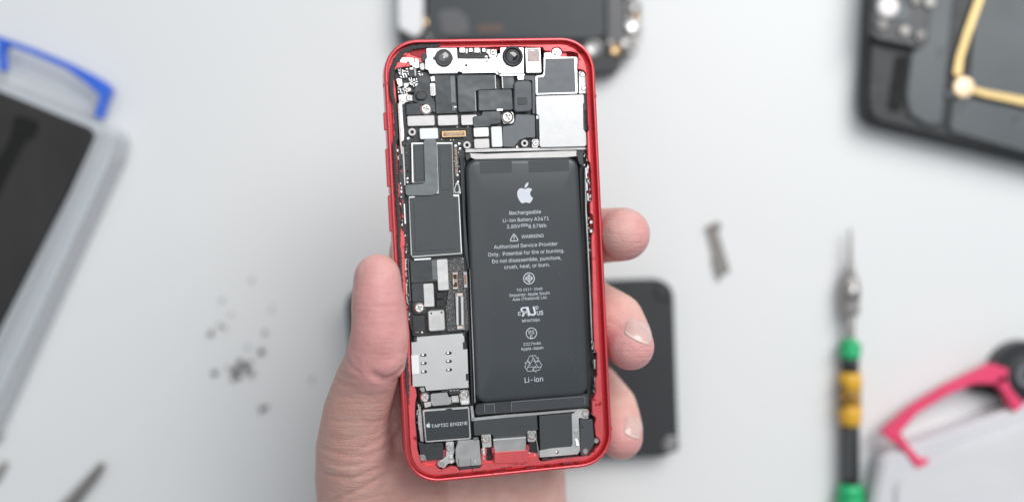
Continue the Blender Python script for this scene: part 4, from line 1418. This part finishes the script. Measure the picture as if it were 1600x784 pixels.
# pixel place of every vertex, used to place skin folds and the painted darker tone
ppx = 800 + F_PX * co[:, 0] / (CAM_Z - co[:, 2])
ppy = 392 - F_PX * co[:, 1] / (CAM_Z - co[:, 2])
disp = np.zeros(nv)


def seg_dist(pts):
    best = np.full(nv, 1e9)
    for (x0, y0), (x1, y1) in zip(pts[:-1], pts[1:]):
        dx, dy = x1 - x0, y1 - y0
        t = np.clip(((ppx - x0) * dx + (ppy - y0) * dy) / (dx * dx + dy * dy), 0, 1)
        best = np.minimum(best, np.hypot(ppx - x0 - t * dx, ppy - y0 - t * dy))
    return best


up = np.clip(no[:, 2] * 3 + 0.3, 0, 1) * (co[:, 2] > 60)
FOLDS = [([(584, 586), (602, 594), (620, 588), (634, 574)], .9, 5.5), ([(540, 556), (546, 568), (556, 578), (562, 584)], .35, 3),
         ([(530, 580), (545, 590), (556, 592)], .25, 2.6), ([(524, 592), (540, 602), (552, 604)], .25, 2.6), ([(548, 540), (553, 556), (560, 566)], .2, 2.5),
         ([(518, 610), (530, 618), (548, 620)], .2, 2.6), ([(562, 656), (580, 661), (600, 656)], .25, 3), ([(505, 700), (540, 712), (575, 712), (600, 700), (618, 682)], .3, 3.2),
         ([(500, 716), (530, 728), (560, 726), (585, 712)], .22, 2.8), ([(510, 742), (550, 748), (590, 732), (620, 712), (640, 690)], .35, 3.5), ([(516, 784), (560, 766), (600, 744), (625, 728)], .4, 4),
         ([(498, 735), (520, 745), (545, 752)], .2, 2.5), ([(507, 655), (530, 660), (550, 655)], .18, 2.5), ([(503, 680), (530, 688), (560, 684)], .18, 2.6),
         ([(565, 700), (590, 690), (610, 672), (622, 650)], .3, 3.5), ([(950, 500), (962, 506), (968, 512)], .2, 3), ([(952, 640), (966, 648), (976, 652)], .18, 3),
         ([(640, 784), (655, 770), (690, 765)], .25, 4), ([(700, 784), (760, 768), (830, 765)], .25, 4)]
for pts, dep, wd in FOLDS:
    d_ = seg_dist(pts)
    disp -= dep * np.exp(-(d_ / wd)**2) * up
# soft bulges beside the deep thumb fold
disp += 0.25 * np.exp(-(seg_dist([(595, 574), (618, 568)]) / 9)**2) * up
r = np.random.RandomState(4)
for k in range(60):                     # slow unevenness of flesh
    c = np.array([r.uniform(-70, 60), r.uniform(-90, 20), r.uniform(70, 115)])
    s = r.uniform(4, 9)
    disp += r.uniform(-.16, .16) * np.exp(-np.sum((co - c)**2, 1) / s**2)
co2 = co + no * disp[:, None]
hme.vertices.foreach_set('co', (co2 * MM).ravel())
hme.update()
# redness of the skin at tips and pads
red = np.zeros(nv)
for (x, y, z, s, a) in ((600, 470, 118, 13, .75), (600, 545, 116, 12, .9), (612, 572, 112, 10, .9), (585, 430, 112, 9, .4), (1008, 372, 90, 9, .9), (985, 385, 88, 12, .6), (975, 345, 88, 9, .25), (985, 562, 92, 9, 1.0), (962, 545, 90, 9, .7),
                        (1015, 556, 90, 6, .9), (975, 705, 82, 8, 1.0), (952, 695, 80, 8, .6), (1000, 695, 80, 6, .8), (640, 690, 90, 16, .45), (585, 780, 85, 25, .15), (560, 500, 110, 6, .3)):
    c = np.array(P(x, y, z))
    red += a * np.exp(-np.sum((co - c)**2, 1) / s**2)
tan = 1 / (1 + np.exp(-((ppx - 546) * -110 + (ppy - 496) * 77) / 134 / 6)) * (ppx < 700)  # tan skin, plus thumb shading painted in towards the lower left
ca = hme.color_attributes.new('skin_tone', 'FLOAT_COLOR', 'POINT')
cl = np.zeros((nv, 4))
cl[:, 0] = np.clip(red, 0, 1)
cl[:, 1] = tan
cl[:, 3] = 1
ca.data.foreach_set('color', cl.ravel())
for p in hme.polygons:
    p.use_smooth = True

skm = bpy.data.materials.new('skin')
skm.use_nodes = True
nt = skm.node_tree
b = nt.nodes['Principled BSDF']
at_ = nt.nodes.new('ShaderNodeAttribute')
at_.attribute_name = 'skin_tone'
sep = nt.nodes.new('ShaderNodeSeparateColor')
nt.links.new(at_.outputs['Color'], sep.inputs['Color'])
tc = nt.nodes.new('ShaderNodeTexCoord')


def mixc(a, b_, fac):
    mx = nt.nodes.new('ShaderNodeMix')
    mx.data_type = 'RGBA'
    for i, q in ((6, a), (7, b_)):
        if isinstance(q, tuple):
            mx.inputs[i].default_value = (*q, 1)
        else:
            nt.links.new(q, mx.inputs[i])
    nt.links.new(fac, mx.inputs[0])
    return mx.outputs[2]


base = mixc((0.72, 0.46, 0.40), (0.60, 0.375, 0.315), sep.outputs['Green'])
pinkc = mixc(base, (0.68, 0.345, 0.335), sep.outputs['Red'])
nz = nt.nodes.new('ShaderNodeTexNoise')
nz.inputs['Scale'].default_value = 220
nz.inputs['Detail'].default_value = 6
nt.links.new(tc.outputs['Object'], nz.inputs['Vector'])
mr = nt.nodes.new('ShaderNodeMapRange')
mr.inputs['From Min'].default_value = .35
mr.inputs['From Max'].default_value = .75
mr.inputs['To Min'].default_value = 0
mr.inputs['To Max'].default_value = .45
nt.links.new(nz.outputs['Fac'], mr.inputs['Value'])
fin = mixc(pinkc, (0.60, 0.27, 0.24), mr.outputs['Result'])
nt.links.new(fin, b.inputs['Base Color'])
b.inputs['Subsurface Weight'].default_value = 0.45
b.inputs['Subsurface Radius'].default_value = (1.0, 0.35, 0.2)
b.inputs['Subsurface Scale'].default_value = 0.0022
b.inputs['Roughness'].default_value = 0.48
b.inputs['Specular IOR Level'].default_value = 0.4
# fine lines across the skin, pores
vo = nt.nodes.new('ShaderNodeTexVoronoi')
vo.inputs['Scale'].default_value = 1300
vo.feature = 'DISTANCE_TO_EDGE'
mp = nt.nodes.new('ShaderNodeMapping')
mp.inputs['Scale'].default_value = (0.55, 1.3, 1)
mp.inputs['Rotation'].default_value = (0, 0, 0.3)
nt.links.new(tc.outputs['Object'], mp.inputs['Vector'])
nt.links.new(mp.outputs['Vector'], vo.inputs['Vector'])
n3 = nt.nodes.new('ShaderNodeTexNoise')
n3.inputs['Scale'].default_value = 420
n3.inputs['Detail'].default_value = 8
nt.links.new(mp.outputs['Vector'], n3.inputs['Vector'])
bp = nt.nodes.new('ShaderNodeBump')
bp.inputs['Strength'].default_value = .6
bp.inputs['Distance'].default_value = .0003
nt.links.new(vo.outputs['Distance'], bp.inputs['Height'])
bp2 = nt.nodes.new('ShaderNodeBump')
bp2.inputs['Strength'].default_value = .5
bp2.inputs['Distance'].default_value = .0004
nt.links.new(n3.outputs['Fac'], bp2.inputs['Height'])
nt.links.new(bp.outputs['Normal'], bp2.inputs['Normal'])
# long fine wrinkles across the limb
wv = nt.nodes.new('ShaderNodeTexNoise')
wv.inputs['Scale'].default_value = 330
wv.inputs['Detail'].default_value = 5
wv.inputs['Distortion'].default_value = .6
mp2 = nt.nodes.new('ShaderNodeMapping')
mp2.inputs['Scale'].default_value = (0.22, 2.2, .6)
mp2.inputs['Rotation'].default_value = (0, 0, -.2)
nt.links.new(tc.outputs['Object'], mp2.inputs['Vector'])
nt.links.new(mp2.outputs['Vector'], wv.inputs['Vector'])
wr = nt.nodes.new('ShaderNodeMapRange')
wr.inputs['From Min'].default_value = .38
wr.inputs['From Max'].default_value = .52
nt.links.new(wv.outputs['Fac'], wr.inputs['Value'])
bp3 = nt.nodes.new('ShaderNodeBump')
bp3.inputs['Strength'].default_value = .25
bp3.inputs['Distance'].default_value = .00035
nt.links.new(wr.outputs['Result'], bp3.inputs['Height'])
nt.links.new(bp2.outputs['Normal'], bp3.inputs['Normal'])
nt.links.new(bp3.outputs['Normal'], b.inputs['Normal'])
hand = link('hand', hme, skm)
tag(hand, 'left hand seen palm up, thumb and curled fingertips gripping the red smartphone by its edges', 'hand')

# nails: thin curved plates lying on the flesh
bvh = BVHTree.FromPolygons([tuple(v) for v in co2], [tuple(p.vertices) for p in hme.polygons])
NAIL = mat('fingernail', (0.74, 0.43, 0.40), 0, 0.30, .04, 300, coat=.3, sss=.3)
NAILT = mat('nail_edge', (0.74, 0.54, 0.48), 0, 0.35, .04, 300)


def nail(cx, cy, ax, ay, bx, by, lift=.32, org=None):
    """nail plate centred on a pixel; a = half length vector towards the free edge, b = half width vector (pixels)"""
    n, m_ = 14, 16
    g = {}
    for i in range(n + 1):
        for j in range(m_ + 1):
            s, t = -1 + 2 * i / n, -1 + 2 * j / m_
            # squarish oval
            u = s * math.sqrt(max(0, 1 - t * t * .32))
            v_ = t * math.sqrt(max(0, 1 - s * s * .32))
            x, y = cx + ax * u + bx * v_, cy + ay * u + by * v_
            if org is None:
                o_, d_ = Vector((0, 0, CAM_Z)), Vector(ray(x, y))
            else:
                o_, d_ = org(x, y)
            h = bvh.ray_cast(o_, d_.normalized())
            if h[0] is None:
                continue
            e = max(abs(s), abs(t))
            g[i, j] = (h[0], h[1], e, s)
    if len(g) < 40:
        return
    nrm = Vector((0, 0, 0))
    for q in g.values():
        nrm += q[1]
    nrm.normalize()
    mb = MB()
    idx = {}
    skey = []
    vs = []
    for k, (p, nn, e, s) in g.items():
        idx[k] = len(vs)
        skey.append(s)
        l_ = lift * (1 - 2.6 * max(0, e - .6) / .4 if s < .75 else (.6 if abs(nn.z) >= 0 and e < .97 else -.5))
        vs.append(p + (nn * .6 + nrm * .4).normalized() * l_)
    fs = []
    for i in range(n):
        for j in range(m_):
            ks = [(i, j), (i + 1, j), (i + 1, j + 1), (i, j + 1)]
            if all(k in idx for k in ks):
                fs.append(tuple(idx[k] for k in ks))
    mb.add(vs, fs)
    o = mb.build('fingernail', [NAIL, NAILT], hand, smooth=True)
    for p, f in zip(o.data.polygons, fs):
        if f[0] // 1 >= 0 and skey[f[0]] >= .7:
            p.material_index = 1
    sol = o.modifiers.new('thickness', 'SOLIDIFY')
    sol.thickness = .14 * MM
    sol.offset = 1
    return o


nail(999, 517, -6, 15, 22, 11, .12)
nail(989, 667, -3, 16, 14, 6, .12)
# the thumb's nail faces away to the left: cast sideways on to the thumb
nail(0, 0, 1, 0, 0, 1, .1, org=lambda s, t: (Vector(P(480, 458 - s * 40, 108 + t * 4.5)), Vector((1, 0, 0))))

# ------------------------------------------------------------------ things lying on the table
def root(name, label, cat, px, py, group=None):
    o = bpy.data.objects.new(name, None)
    C.objects.link(o)
    o.empty_display_size = .02
    q = P(px, py, 0)
    o.location = (q[0] * MM, q[1] * MM, 0)
    tag(o, label, cat, group)
    return o, q


def tl(px, z, q):
    """pixels to the thing's own frame at height z"""
    return [(P(x, y, z)[0] - q[0], P(x, y, z)[1] - q[1]) for x, y in px]


CLEAR = mat('frosted_plastic', (0.72, 0.76, 0.80), 0, 0.35, .03, 80, .1, 500, trans=.35)
GREYP = mat('grey_plastic', (0.50, 0.54, 0.57), 0, 0.4, .05, 80)
FOAM = mat('black_foam', (0.030, 0.029, 0.029), 0, .85, .5, 60, .8, 600, .0005, stretch=(1, .4, 1))
FOAMD = mat('foam_well_shade', (0.006, 0.006, 0.006), 0, .9)
BLUE = mat('blue_plastic', (0.035, 0.14, 0.66), 0, .35, .06, 100)
PINKP = mat('pink_plastic', (0.80, 0.06, 0.16), 0, .38, .06, 100)
TABD = mat('slate_plate', (0.085, 0.095, 0.102), .3, .45, .08, 100)
TABB = mat('black_plate', (0.022, 0.024, 0.027), .1, .4, .1, 100)


def arm(name, px, wid, z0, h, m, parent, q, **kw):
    """a flat curved bar along pixels"""
    pts = tl(px, z0 + h, q)
    l, rr, _ = ragged(pts, wid, step=1.2, jit=0)
    return solid(name, [tuple(a) for a in l] + [tuple(a) for a in rr[::-1]], z0 + h, h, m, parent, r=0, bev=min(.5, h * .3), **kw)


# tool case, left
tcs, q = root('tool_case', 'open tool case with a black foam tray and blue carrying handle at the left edge', 'tool case', 60, 350)
solid('case_shell', tl([(-330, 10), (185, 205), (178, 245), (-30, 700), (-560, 500)], 14, q), 14, 13.6, CLEAR, tcs, r=5, bev=1.5)
solid('foam_tray', tl([(-300, 20), (150, 204), (140, 235), (-25, 560), (-400, 470)], 15.5, q), 15.5, 3, FOAM, tcs, r=4, bev=.6)
solid('foam_well_shade', tl([(22, 178), (62, 190), (56, 215), (40, 222), (-60, 420), (-90, 400), (16, 215)], 15.56, q), 15.62, .3, FOAMD, tcs, r=2, bev=.05)  # near-black sheet laid on the foam paints the well's shade
arm('case_latch_rail', [(178, 212), (160, 258), (90, 410), (0, 600), (-30, 664)], [2.2, 3.4, 3.4, 3.4, 3], 13.5, 3.2, GREYP, tcs, q)
arm('case_rim', [(155, 206), (140, 240), (60, 415), (-30, 600)], [1.6, 1.6, 1.6, 1.6], 14, 2.6, CLEAR, tcs, q)
hb = arm('case_handle', [(-40, 50), (0, 62), (50, 80), (105, 103), (140, 124), (160, 139), (170, 146)], [2.2, 2.2, 2.4, 2.8, 4.4, 5.6, 3.6], 6, 4, BLUE, tcs, q)
arm('handle_arm', [(163, 142), (158, 160), (151, 184)], [3.6, 2.4, 2.6], 6, 5, BLUE, hb, q)
arm('handle_arm', [(2, 62), (-2, 85), (2, 110)], [3, 2.2, 2], 6, 5, BLUE, hb, q)
arm('case_hinge', [(12, 108), (50, 122), (100, 146), (146, 168)], [1.5, 2, 2, 1.5], 8, 3, CLEAR, tcs, q)

# clear case with pink handle, lower right
pc_, q = root('parts_case', 'clear plastic parts case with a pink carrying handle at the lower right', 'parts case', 1500, 740)
solid('case_shell', tl([(1378, 712), (1440, 690), (1600, 632), (1800, 560), (1900, 900), (1380, 980), (1360, 800)], 12, q), 12, 11.6, mat('clear_plastic', (0.74, 0.74, 0.77), 0, .4, .10, 30, .3, 120, .001, trans=.15), pc_, r=6, bev=2)
solid('case_lid', tl([(1400, 752), (1500, 700), (1640, 650), (1800, 590), (1850, 880), (1395, 950)], 13.5, q), 13.5, 2, mat('milky_plastic', (0.74, 0.74, 0.76), 0, .35, .12, 22, .4, 90, .001, trans=.1), pc_, r=6, bev=1)
hb = arm('case_handle', [(1388, 684), (1402, 668), (1430, 640), (1480, 610), (1520, 592), (1552, 584), (1575, 588)], [5.8, 4.8, 3.3, 3.3, 4.0, 7.8, 5.4], 8, 5, PINKP, pc_, q)
arm('handle_arm', [(1404, 684), (1420, 704), (1436, 724), (1452, 718)], [3.6, 2.6, 3.6, 1.4], 8, 5, PINKP, hb, q)
arm('handle_arm', [(1562, 588), (1576, 612), (1594, 638)], [5, 3, 5.2], 8, 5, PINKP, hb, q)

# roll of tape
ro, q = root('tape_roll', 'black ring shaped roll behind the pink handle at the right edge', 'tape roll', 1590, 582)
mb = MB()
mb.lathe((0, 0, 0), [(5.0, 0), (13.0, 0), (13.4, .6), (13.4, 8.4), (13, 9), (9, 9.1), (8.6, 8.4), (8.4, 8.4), (5.2, 8.9), (5, 8.4), (5, 0)], 40)
mb.build('roll_body', TABB, ro, smooth=False)
mb = MB()
mb.lathe((0, 0, 0), [(2.8, .2), (4.9, .2), (4.9, 9.4), (2.8, 9.4), (2.8, .2)], 32)
mb.build('roll_core', mat('grey_core', (.17, .18, .19), 0, .5), ro)
solid('roll_flap', [(-21, -7), (-10, -9), (-9, -3), (-20, -3)], 5, 4.5, TABB, ro, r=1)

# screwdriver: a lathe lying on its side
sd, q = root('screwdriver', 'precision screwdriver with green and yellow rings on a black handle', 'screwdriver', 1328, 600)


def bar(name, y0, y1, r0, r1, m, n=28, zc=5.2):
    mb = MB()
    a = P(1328.5, y0, zc)
    b_ = P(1328.5, y1, zc)
    prof_ = [(r0 * .9, 0), (r0, .06), (r1, .94), (r1 * .9, 1)]
    p0, p1 = np.array([a[0] - q[0], a[1] - q[1], zc]), np.array([b_[0] - q[0], b_[1] - q[1], zc])
    vs, fs = [], []
    for rr_, t in prof_:
        c = p0 + (p1 - p0) * t
        for k in range(n):
            an = 2 * math.pi * k / n
            vs.append((c[0] + rr_ * math.cos(an), c[1], c[2] + rr_ * math.sin(an)))
    for i in range(3):
        for k in range(n):
            fs.append((i * n + k, i * n + (k + 1) % n, (i + 1) * n + (k + 1) % n, (i + 1) * n + k))
    fs += [tuple(range(n))[::-1], tuple(range(3 * n, 4 * n))]
    mb.add(vs, fs)
    o = mb.build(name, m, sd, smooth=True)
    for f in o.data.polygons:
        if len(f.vertices) > 4:
            f.use_smooth = False
    return o


STL = mat('brushed_steel', (.42, .40, .39), .7, .5, .1, 300)
bar('bit_tip', 356, 408, .55, .95, STL)
bar('bit_shank', 408, 432, 1.3, 2.2, STL)
bar('chuck', 432, 492, 3.3, 3.6, STL)
bar('chuck_collar', 446, 470, 3.8, 3.8, mat('chuck_ring', (.36, .35, .34), .9, .3), n=28)
bar('neck', 492, 530, 2.0, 1.6, STL)
GRN = mat('green_plastic', (0.02, 0.46, 0.17), 0, .38)
YEL = mat('yellow_plastic', (0.72, 0.40, 0.03), 0, .4)
bar('green_ring', 529, 541, 2.4, 4.4, GRN)
bar('green_ring', 541, 560, 4.4, 3.8, GRN)
bar('black_grip', 559, 582, 3.3, 3.3, TABB)
yb = bar('yellow_grip', 581, 608, 4.2, 4.5, YEL)
bar('yellow_grip', 608, 633, 4.1, 4.1, mat('yellow_dark', (.36, .19, .02), 0, .45))
bar('yellow_grip', 633, 664, 4.5, 4.1, YEL)
bar('black_grip', 663, 756, 3.5, 3.5, TABB)
bar('green_ring', 755, 776, 4.4, 5.4, GRN)
bar('green_ring', 776, 830, 5.4, 5.0, GRN)
for (x, y) in ((1328, 620), (1317, 606), (1340, 606), (1317, 634), (1340, 634)):
    mb = MB()
    c = P(x, y, 8.5)
    mb.lathe((c[0] - q[0], c[1] - q[1], 9.2 if x == 1328 else 8.0), [(.9, -2), (.9, .3), (.001, .35)], 14)
    mb.build('grip_hole', TABB, yb)
for k in range(4):
    mb = MB()
    a = P(1322 + k * 4.4, 672, 8.6)
    b_ = P(1322 + k * 4.4, 748, 8.6)
    hz = 8.75 if k in (1, 2) else 8.1
    mb.box(a[0] - q[0] - .25, b_[1] - q[1], hz - .6, a[0] - q[0] + .25, a[1] - q[1], hz)
    mb.build('grip_rib', mat('rib_grey', (.10, .105, .11), 0, .4), sd)

# thin steel bracket
tb, q = root('steel_clip', 'small bent steel bracket lying alone on the white table', 'bracket', 1122, 395)
solid('clip_plate', tl([(1106, 353), (1124, 346), (1128, 356), (1122, 361), (1141, 424), (1128, 430), (1124, 442), (1118, 428), (1112, 404), (1115, 400), (1106, 366)], 1.2, q), 1.2, .8, mat('worn_steel', (.22, .205, .19), .7, .45), tb, r=.4, bev=.15)
solid('clip_lip', tl([(1106, 353), (1124, 346), (1125.5, 350), (1107, 357)], 3.2, q), 3.2, 2.8, mat('worn_steel', (1, 1, 1)), tb, r=.2, bev=.1)

# slate plate behind the hand
bp_, q = root('rear_cover_plate', 'flat black cover plate with rounded corners lying behind the fingers', 'cover plate', 800, 575)
solid('plate_body', tl([(538, 450), (1052, 435), (1061, 713), (560, 724)], 9, q), 9, 8.5, mat('charcoal_plate', (0.026, 0.028, 0.031), .1, .45, .1, 100), bp_, r=7, bev=.8, n=8)
for (x, y, s) in ((1048, 694, 1), (1036, 456, 0), (556, 470, 0), (566, 700, 0)):
    c = P(x, y, 9)
    mb = MB()
    mb.lathe((c[0] - q[0], c[1] - q[1], 9), [(3.4, -.2), (3.4, .35), (2.8, .6), (.001, .6)], 24)
    mb.build('plate_screw', mat('screw_grey', (.20, .20, .20), .6, .4) if s else TABB, bp_)
    mb = MB()
    if s:
        mb.box(c[0] - q[0] - 2, c[1] - q[1] - .4, 9.5, c[0] - q[0] + 2, c[1] - q[1] + .4, 9.75, .6)
        mb.box(c[0] - q[0] - .4, c[1] - q[1] - 2, 9.5, c[0] - q[0] + .4, c[1] - q[1] + 2, 9.75, .6)
        mb.build('plate_screw_slot', STL, bp_)

# dismantled phone at the top
dp, q = root('dismantled_phone', 'dismantled dark phone chassis lying behind the top of the red smartphone', 'phone chassis', 810, -60)
solid('chassis', tl([(640, -330), (960, -330), (985, 60), (966, 96), (640, 112), (622, 60)], 8, q), 8, 7.5, mat('chassis_dark', (.026, .028, .031), .2, .45), dp, r=4, bev=1)
solid('screen_panel', tl([(664, -300), (944, -300), (946, 56), (930, 62), (680, 62), (668, 54)], 10.5, q), 10.5, 2.4, mat('panel_slate', (.040, .046, .050), .1, .4), dp, r=2, bev=.4)
solid('side_plate', tl([(618, -260), (662, -260), (662, 46), (650, 60), (622, 44)], 9.6, q), 9.6, 5, mat('pale_side', (.72, .72, .73), .3, .5), dp, r=2, bev=.5)
solid('corner_block', tl([(905, 82), (970, 86), (968, 112), (930, 116), (906, 112)], 9, q), 9, 8.5, TABB, dp, r=2, bev=.5)
solid('camera_patch', tl([(684, 16), (716, 14), (732, 30), (734, 52), (720, 56), (690, 54)], 11.1, q), 11.1, .7, mat('patch_grey', (.10, .10, .105), .2, .4), dp, r=2)
solid('brown_flex', tl([(745, 40), (785, 38), (786, 50), (746, 52)], 11.0, q), 11, .5, mat('brown_flex', (.12, .075, .06), 0, .5), dp, r=1)
solid('side_rail', tl([(948, -200), (968, -200), (976, 60), (950, 70)], 9.5, q), 9.5, 4, mat('rail_grey', (.10, .10, .105), .3, .4), dp, r=1)
for i, (x, y, rr_, m_) in enumerate(((672, 34, 2.6, GOLD), (990, 40, 3.4, SILB), (978, 66, 2.8, SILD), (962, 78, 2.6, GOLD), (992, 12, 2.6, SILD), (926, 76, 3.6, SILD), (994, 28, 2.0, GOLD), (954, 66, 1.8, SILD), (676, 54, 2.6, SILD),
                                     (986, 80, 2.0, SILD), (984, -10, 2.6, SIL))):
    c = P(x, y, 9)
    mb = MB()
    mb.lathe((c[0] - q[0], c[1] - q[1], 9), [(rr_, -2), (rr_, .5), (rr_ * .7, 1.1), (rr_ * .35, .7), (.001, .6)], 20)
    mb.build('chassis_screw', m_, dp)
solid('metal_tab', tl([(976, 0), (1000, 2), (1002, 60), (990, 88), (972, 84), (980, 50)], 7.8, q), 7.8, 4, mat('tab_grey', (.30, .29, .28), .6, .4), dp, r=2)
solid('speaker_mesh', tl([(640, 62), (700, 60), (702, 78), (642, 82)], 10, q), 10, 3, mat('chassis_dark2', (.05, .053, .057), .2, .45), dp, r=1)

# tablet housing, top right
tr, q = root('tablet_housing', 'opened dark tablet housing with gold grounding tape at the top right corner', 'tablet housing', 1500, 100)
solid('housing', tl([(1372, -200), (1352, 150), (1356, 182), (1374, 194), (1620, 254), (1900, 320), (1900, -300)], 11, q), 11, 10.5, mat('housing_black', (.016, .018, .020), .1, .45), tr, r=7, bev=1.6)
solid('housing_panel', tl([(1470, -200), (1425, 60), (1414, 150), (1420, 180), (1446, 196), (1474, 200), (1510, -200)], 12.6, q), 12.6, 3, TABD, tr, r=4, bev=1)
solid('housing_panel', tl([(1488, 152), (1512, 150), (1900, 235), (1900, 300), (1600, 240), (1480, 206)], 12.6, q), 12.6, 3, TABD, tr, r=3, bev=1)
solid('inner_panel', tl([(1548, -200), (1520, 40), (1512, 128), (1524, 142), (1900, 215), (1900, -200)], 12.4, q), 12.4, 3, TABD, tr, r=3, bev=.6)
GT = mat('gold_tape', (.78, .57, .25), .35, .42, .1, 100)
arm('gold_tape', [(1580, -200), (1534, -10), (1512, 52), (1500, 90), (1496, 118)], [2.8, 2.8, 2.8, 2.8, 3.3], 12.7, .5, GT, tr, q)
arm('gold_tape', [(1506, 136), (1540, 146), (1600, 158), (1900, 220)], [2.2, 2.5, 3.1, 3.4], 12.7, .5, GT, tr, q)
c = P(1505, 137, 13)
mb = MB()
mb.lathe((c[0] - q[0], c[1] - q[1], 13.2), [(4.2, -.6), (4.2, .2), (3.6, .7), (1.8, .8), (1.6, .3), (.001, .3)], 28)
mb.build('ground_screw', mat('pale_gold', (.80, .62, .42), .6, .35), tr, smooth=False)
BD = mat('dim_screw', (.16, .155, .15), .5, .4)
BD2 = mat('dim_screw_pale', (.26, .25, .24), .5, .4)
cbd = solid('circuit_block', tl([(1372, -100), (1362, 52), (1372, 62), (1438, 76), (1450, 66), (1466, -100)], 15, q), 15, 4, mat('block_dark', (.05, .053, .057), .2, .4), tr, r=1.5, bev=.5)
for i, (x, y, rr_, m_) in enumerate(((1387, 12, 4.4, SHW), (1378, 40, 2.6, BD), (1413, 49, 2.4, BD2), (1437, 56, 2.4, BD), (1430, 1, 2.4, BD), (1452, 4, 2.6, BD2))):
    c = P(x, y, 15)
    mb = MB()
    mb.lathe((c[0] - q[0], c[1] - q[1], 15), [(rr_, -.5), (rr_, .7), (rr_ * .75, 1.1), (.001, 1.15)], 20)
    mb.build('block_screw', m_, cbd)
solid('block_recess', tl([(1396, 4), (1424, 10), (1420, 34), (1394, 30)], 15.4, q), 15.4, .6, TABD, cbd, r=1)
solid('groove_shade', tl([(1400, 84), (1424, 90), (1408, 175), (1386, 172)], 11.5, q), 11.5, 1, mat('groove_shade_black', (.006, .006, .006), 0, .8), tr, r=2)  # raised black sheet paints the shade in the gap
for (x, y) in ((1472, 84), (1506, 170), (1590, 190), (1484, 146)):
    c = P(x, y, 12.6)
    mb = MB()
    mb.lathe((c[0] - q[0], c[1] - q[1], 12.6), [(1.6, -.2), (1.6, .25), (.9, .1), (.001, .1)], 18)
    mb.build('housing_screw', TABD, tr)

# tweezers, bottom left
tw, q = root('tweezers', 'dark tip of a pair of tweezers entering at the bottom left', 'tweezers', 130, 752)
arm('tweezer_arm', [(158, 722), (140, 744), (116, 770), (80, 810), (20, 880)], [1.2, 2.6, 3.0, 3.4, 4], 1.5, 1.6, STL, tw, q)
arm('tweezer_arm', [(162, 726), (147, 746), (124, 774), (90, 815), (34, 890)], [1.0, 2.0, 2.4, 3.0, 3.6], 4.5, 1.6, mat('worn_steel', (1, 1, 1)), tw, q)
st, q = root('steel_spudger', 'dark metal tool end at the left edge below the tool case', 'hand tool', 2, 735)
arm('tool_blade', [(-30, 770), (-6, 742), (8, 722)], [5, 4, 2], .5, 2, STL, st, q)
arm('tool_collar', [(-14, 690), (-2, 676)], [4, 3], .5, 3, SILD, st, q)

# loose screws
SPOT = [(352, 512, .7, 0), (392, 566, .9, 0), (365, 592, .9, 0), (357, 574, .7, 3), (418, 634, .7, 0), (331, 521, 1.15, 0), (345, 508, .8, 1), (348, 468, .9, 2), (362, 491, .8, 2), (395, 437, .9, 2), (425, 482, .9, 2), (415, 519, .9, 1), (388, 541, .9, 2), (410, 549, 1.3, 0), (337, 581, 1.3, 1), (369, 578, 1.6, 0),
        (377, 566, 1.4, 3), (386, 574, 1.5, 0), (394, 583, 1.2, 1), (374, 588, 1.2, 3), (488, 590, 1.0, 2), (411, 638, 1.35, 1)]
LBL = ['tiny dark screw on the right flank of the leftmost dark screw', 'small dark screw just right of the top of the dense pile', 'small dark screw at the very foot of the dense pile',
       'tiny brown screw on the left flank of the dense pile', 'tiny dark screw touching the lowest grey screw',
       'dark screw at the left of the scatter, level with the thumb joint', 'tiny grey screw touching the dark screw at the left of the scatter', 'faint pale screw near the top of the scatter',
       'faint pale screw right below the topmost pair', 'faint pale screw highest of the whole scatter', 'faint pale screw at the right of the upper scatter', 'small grey screw just above the dark screw right of the pile',
       'faint pale screw between the pile and the small dark screw', 'dark screw above and right of the dense pile', 'grey screw left of the dense pile', 'large dark screw at the lower left of the dense pile',
       'brown screw at the top of the dense pile', 'dark screw at the right of the dense pile', 'grey screw at the lower right rim of the dense pile', 'brown screw at the bottom of the dense pile',
       'lone pale screw nearest to the thumb', 'grey screw lowest of the scatter, alone below the pile']
SM = [mat('dark_screw_steel', (.05, .048, .045), .6, .4), mat('grey_screw_steel', (.16, .16, .16), .7, .4), mat('pale_screw_steel', (.52, .53, .54), .5, .4), mat('brown_screw_steel', (.13, .08, .06), .5, .4)]
for (x, y, rr_, k), lb_ in zip(SPOT, LBL):
    c = P(x, y, 0)
    rr_ *= .88
    mb = MB()
    mb.lathe((0, 0, 0), [(.001, 0), (rr_ * .35, 0), (rr_ * .4, rr_ * .9), (rr_, rr_ * 1.0), (rr_, rr_ * 1.35), (rr_ * .7, rr_ * 1.6), (rr_ * .3, rr_ * 1.55), (rr_ * .2, rr_ * 1.3), (.001, rr_ * 1.3)], 16)
    o = mb.build('loose_screw', SM[k])
    o.location = (c[0] * MM, c[1] * MM, 0)
    o.rotation_euler = (math.radians(rng.uniform(-8, 8)), 0, rng.uniform(0, 6))
    tag(o, lb_, 'screw', 'loose screws scattered on the table')
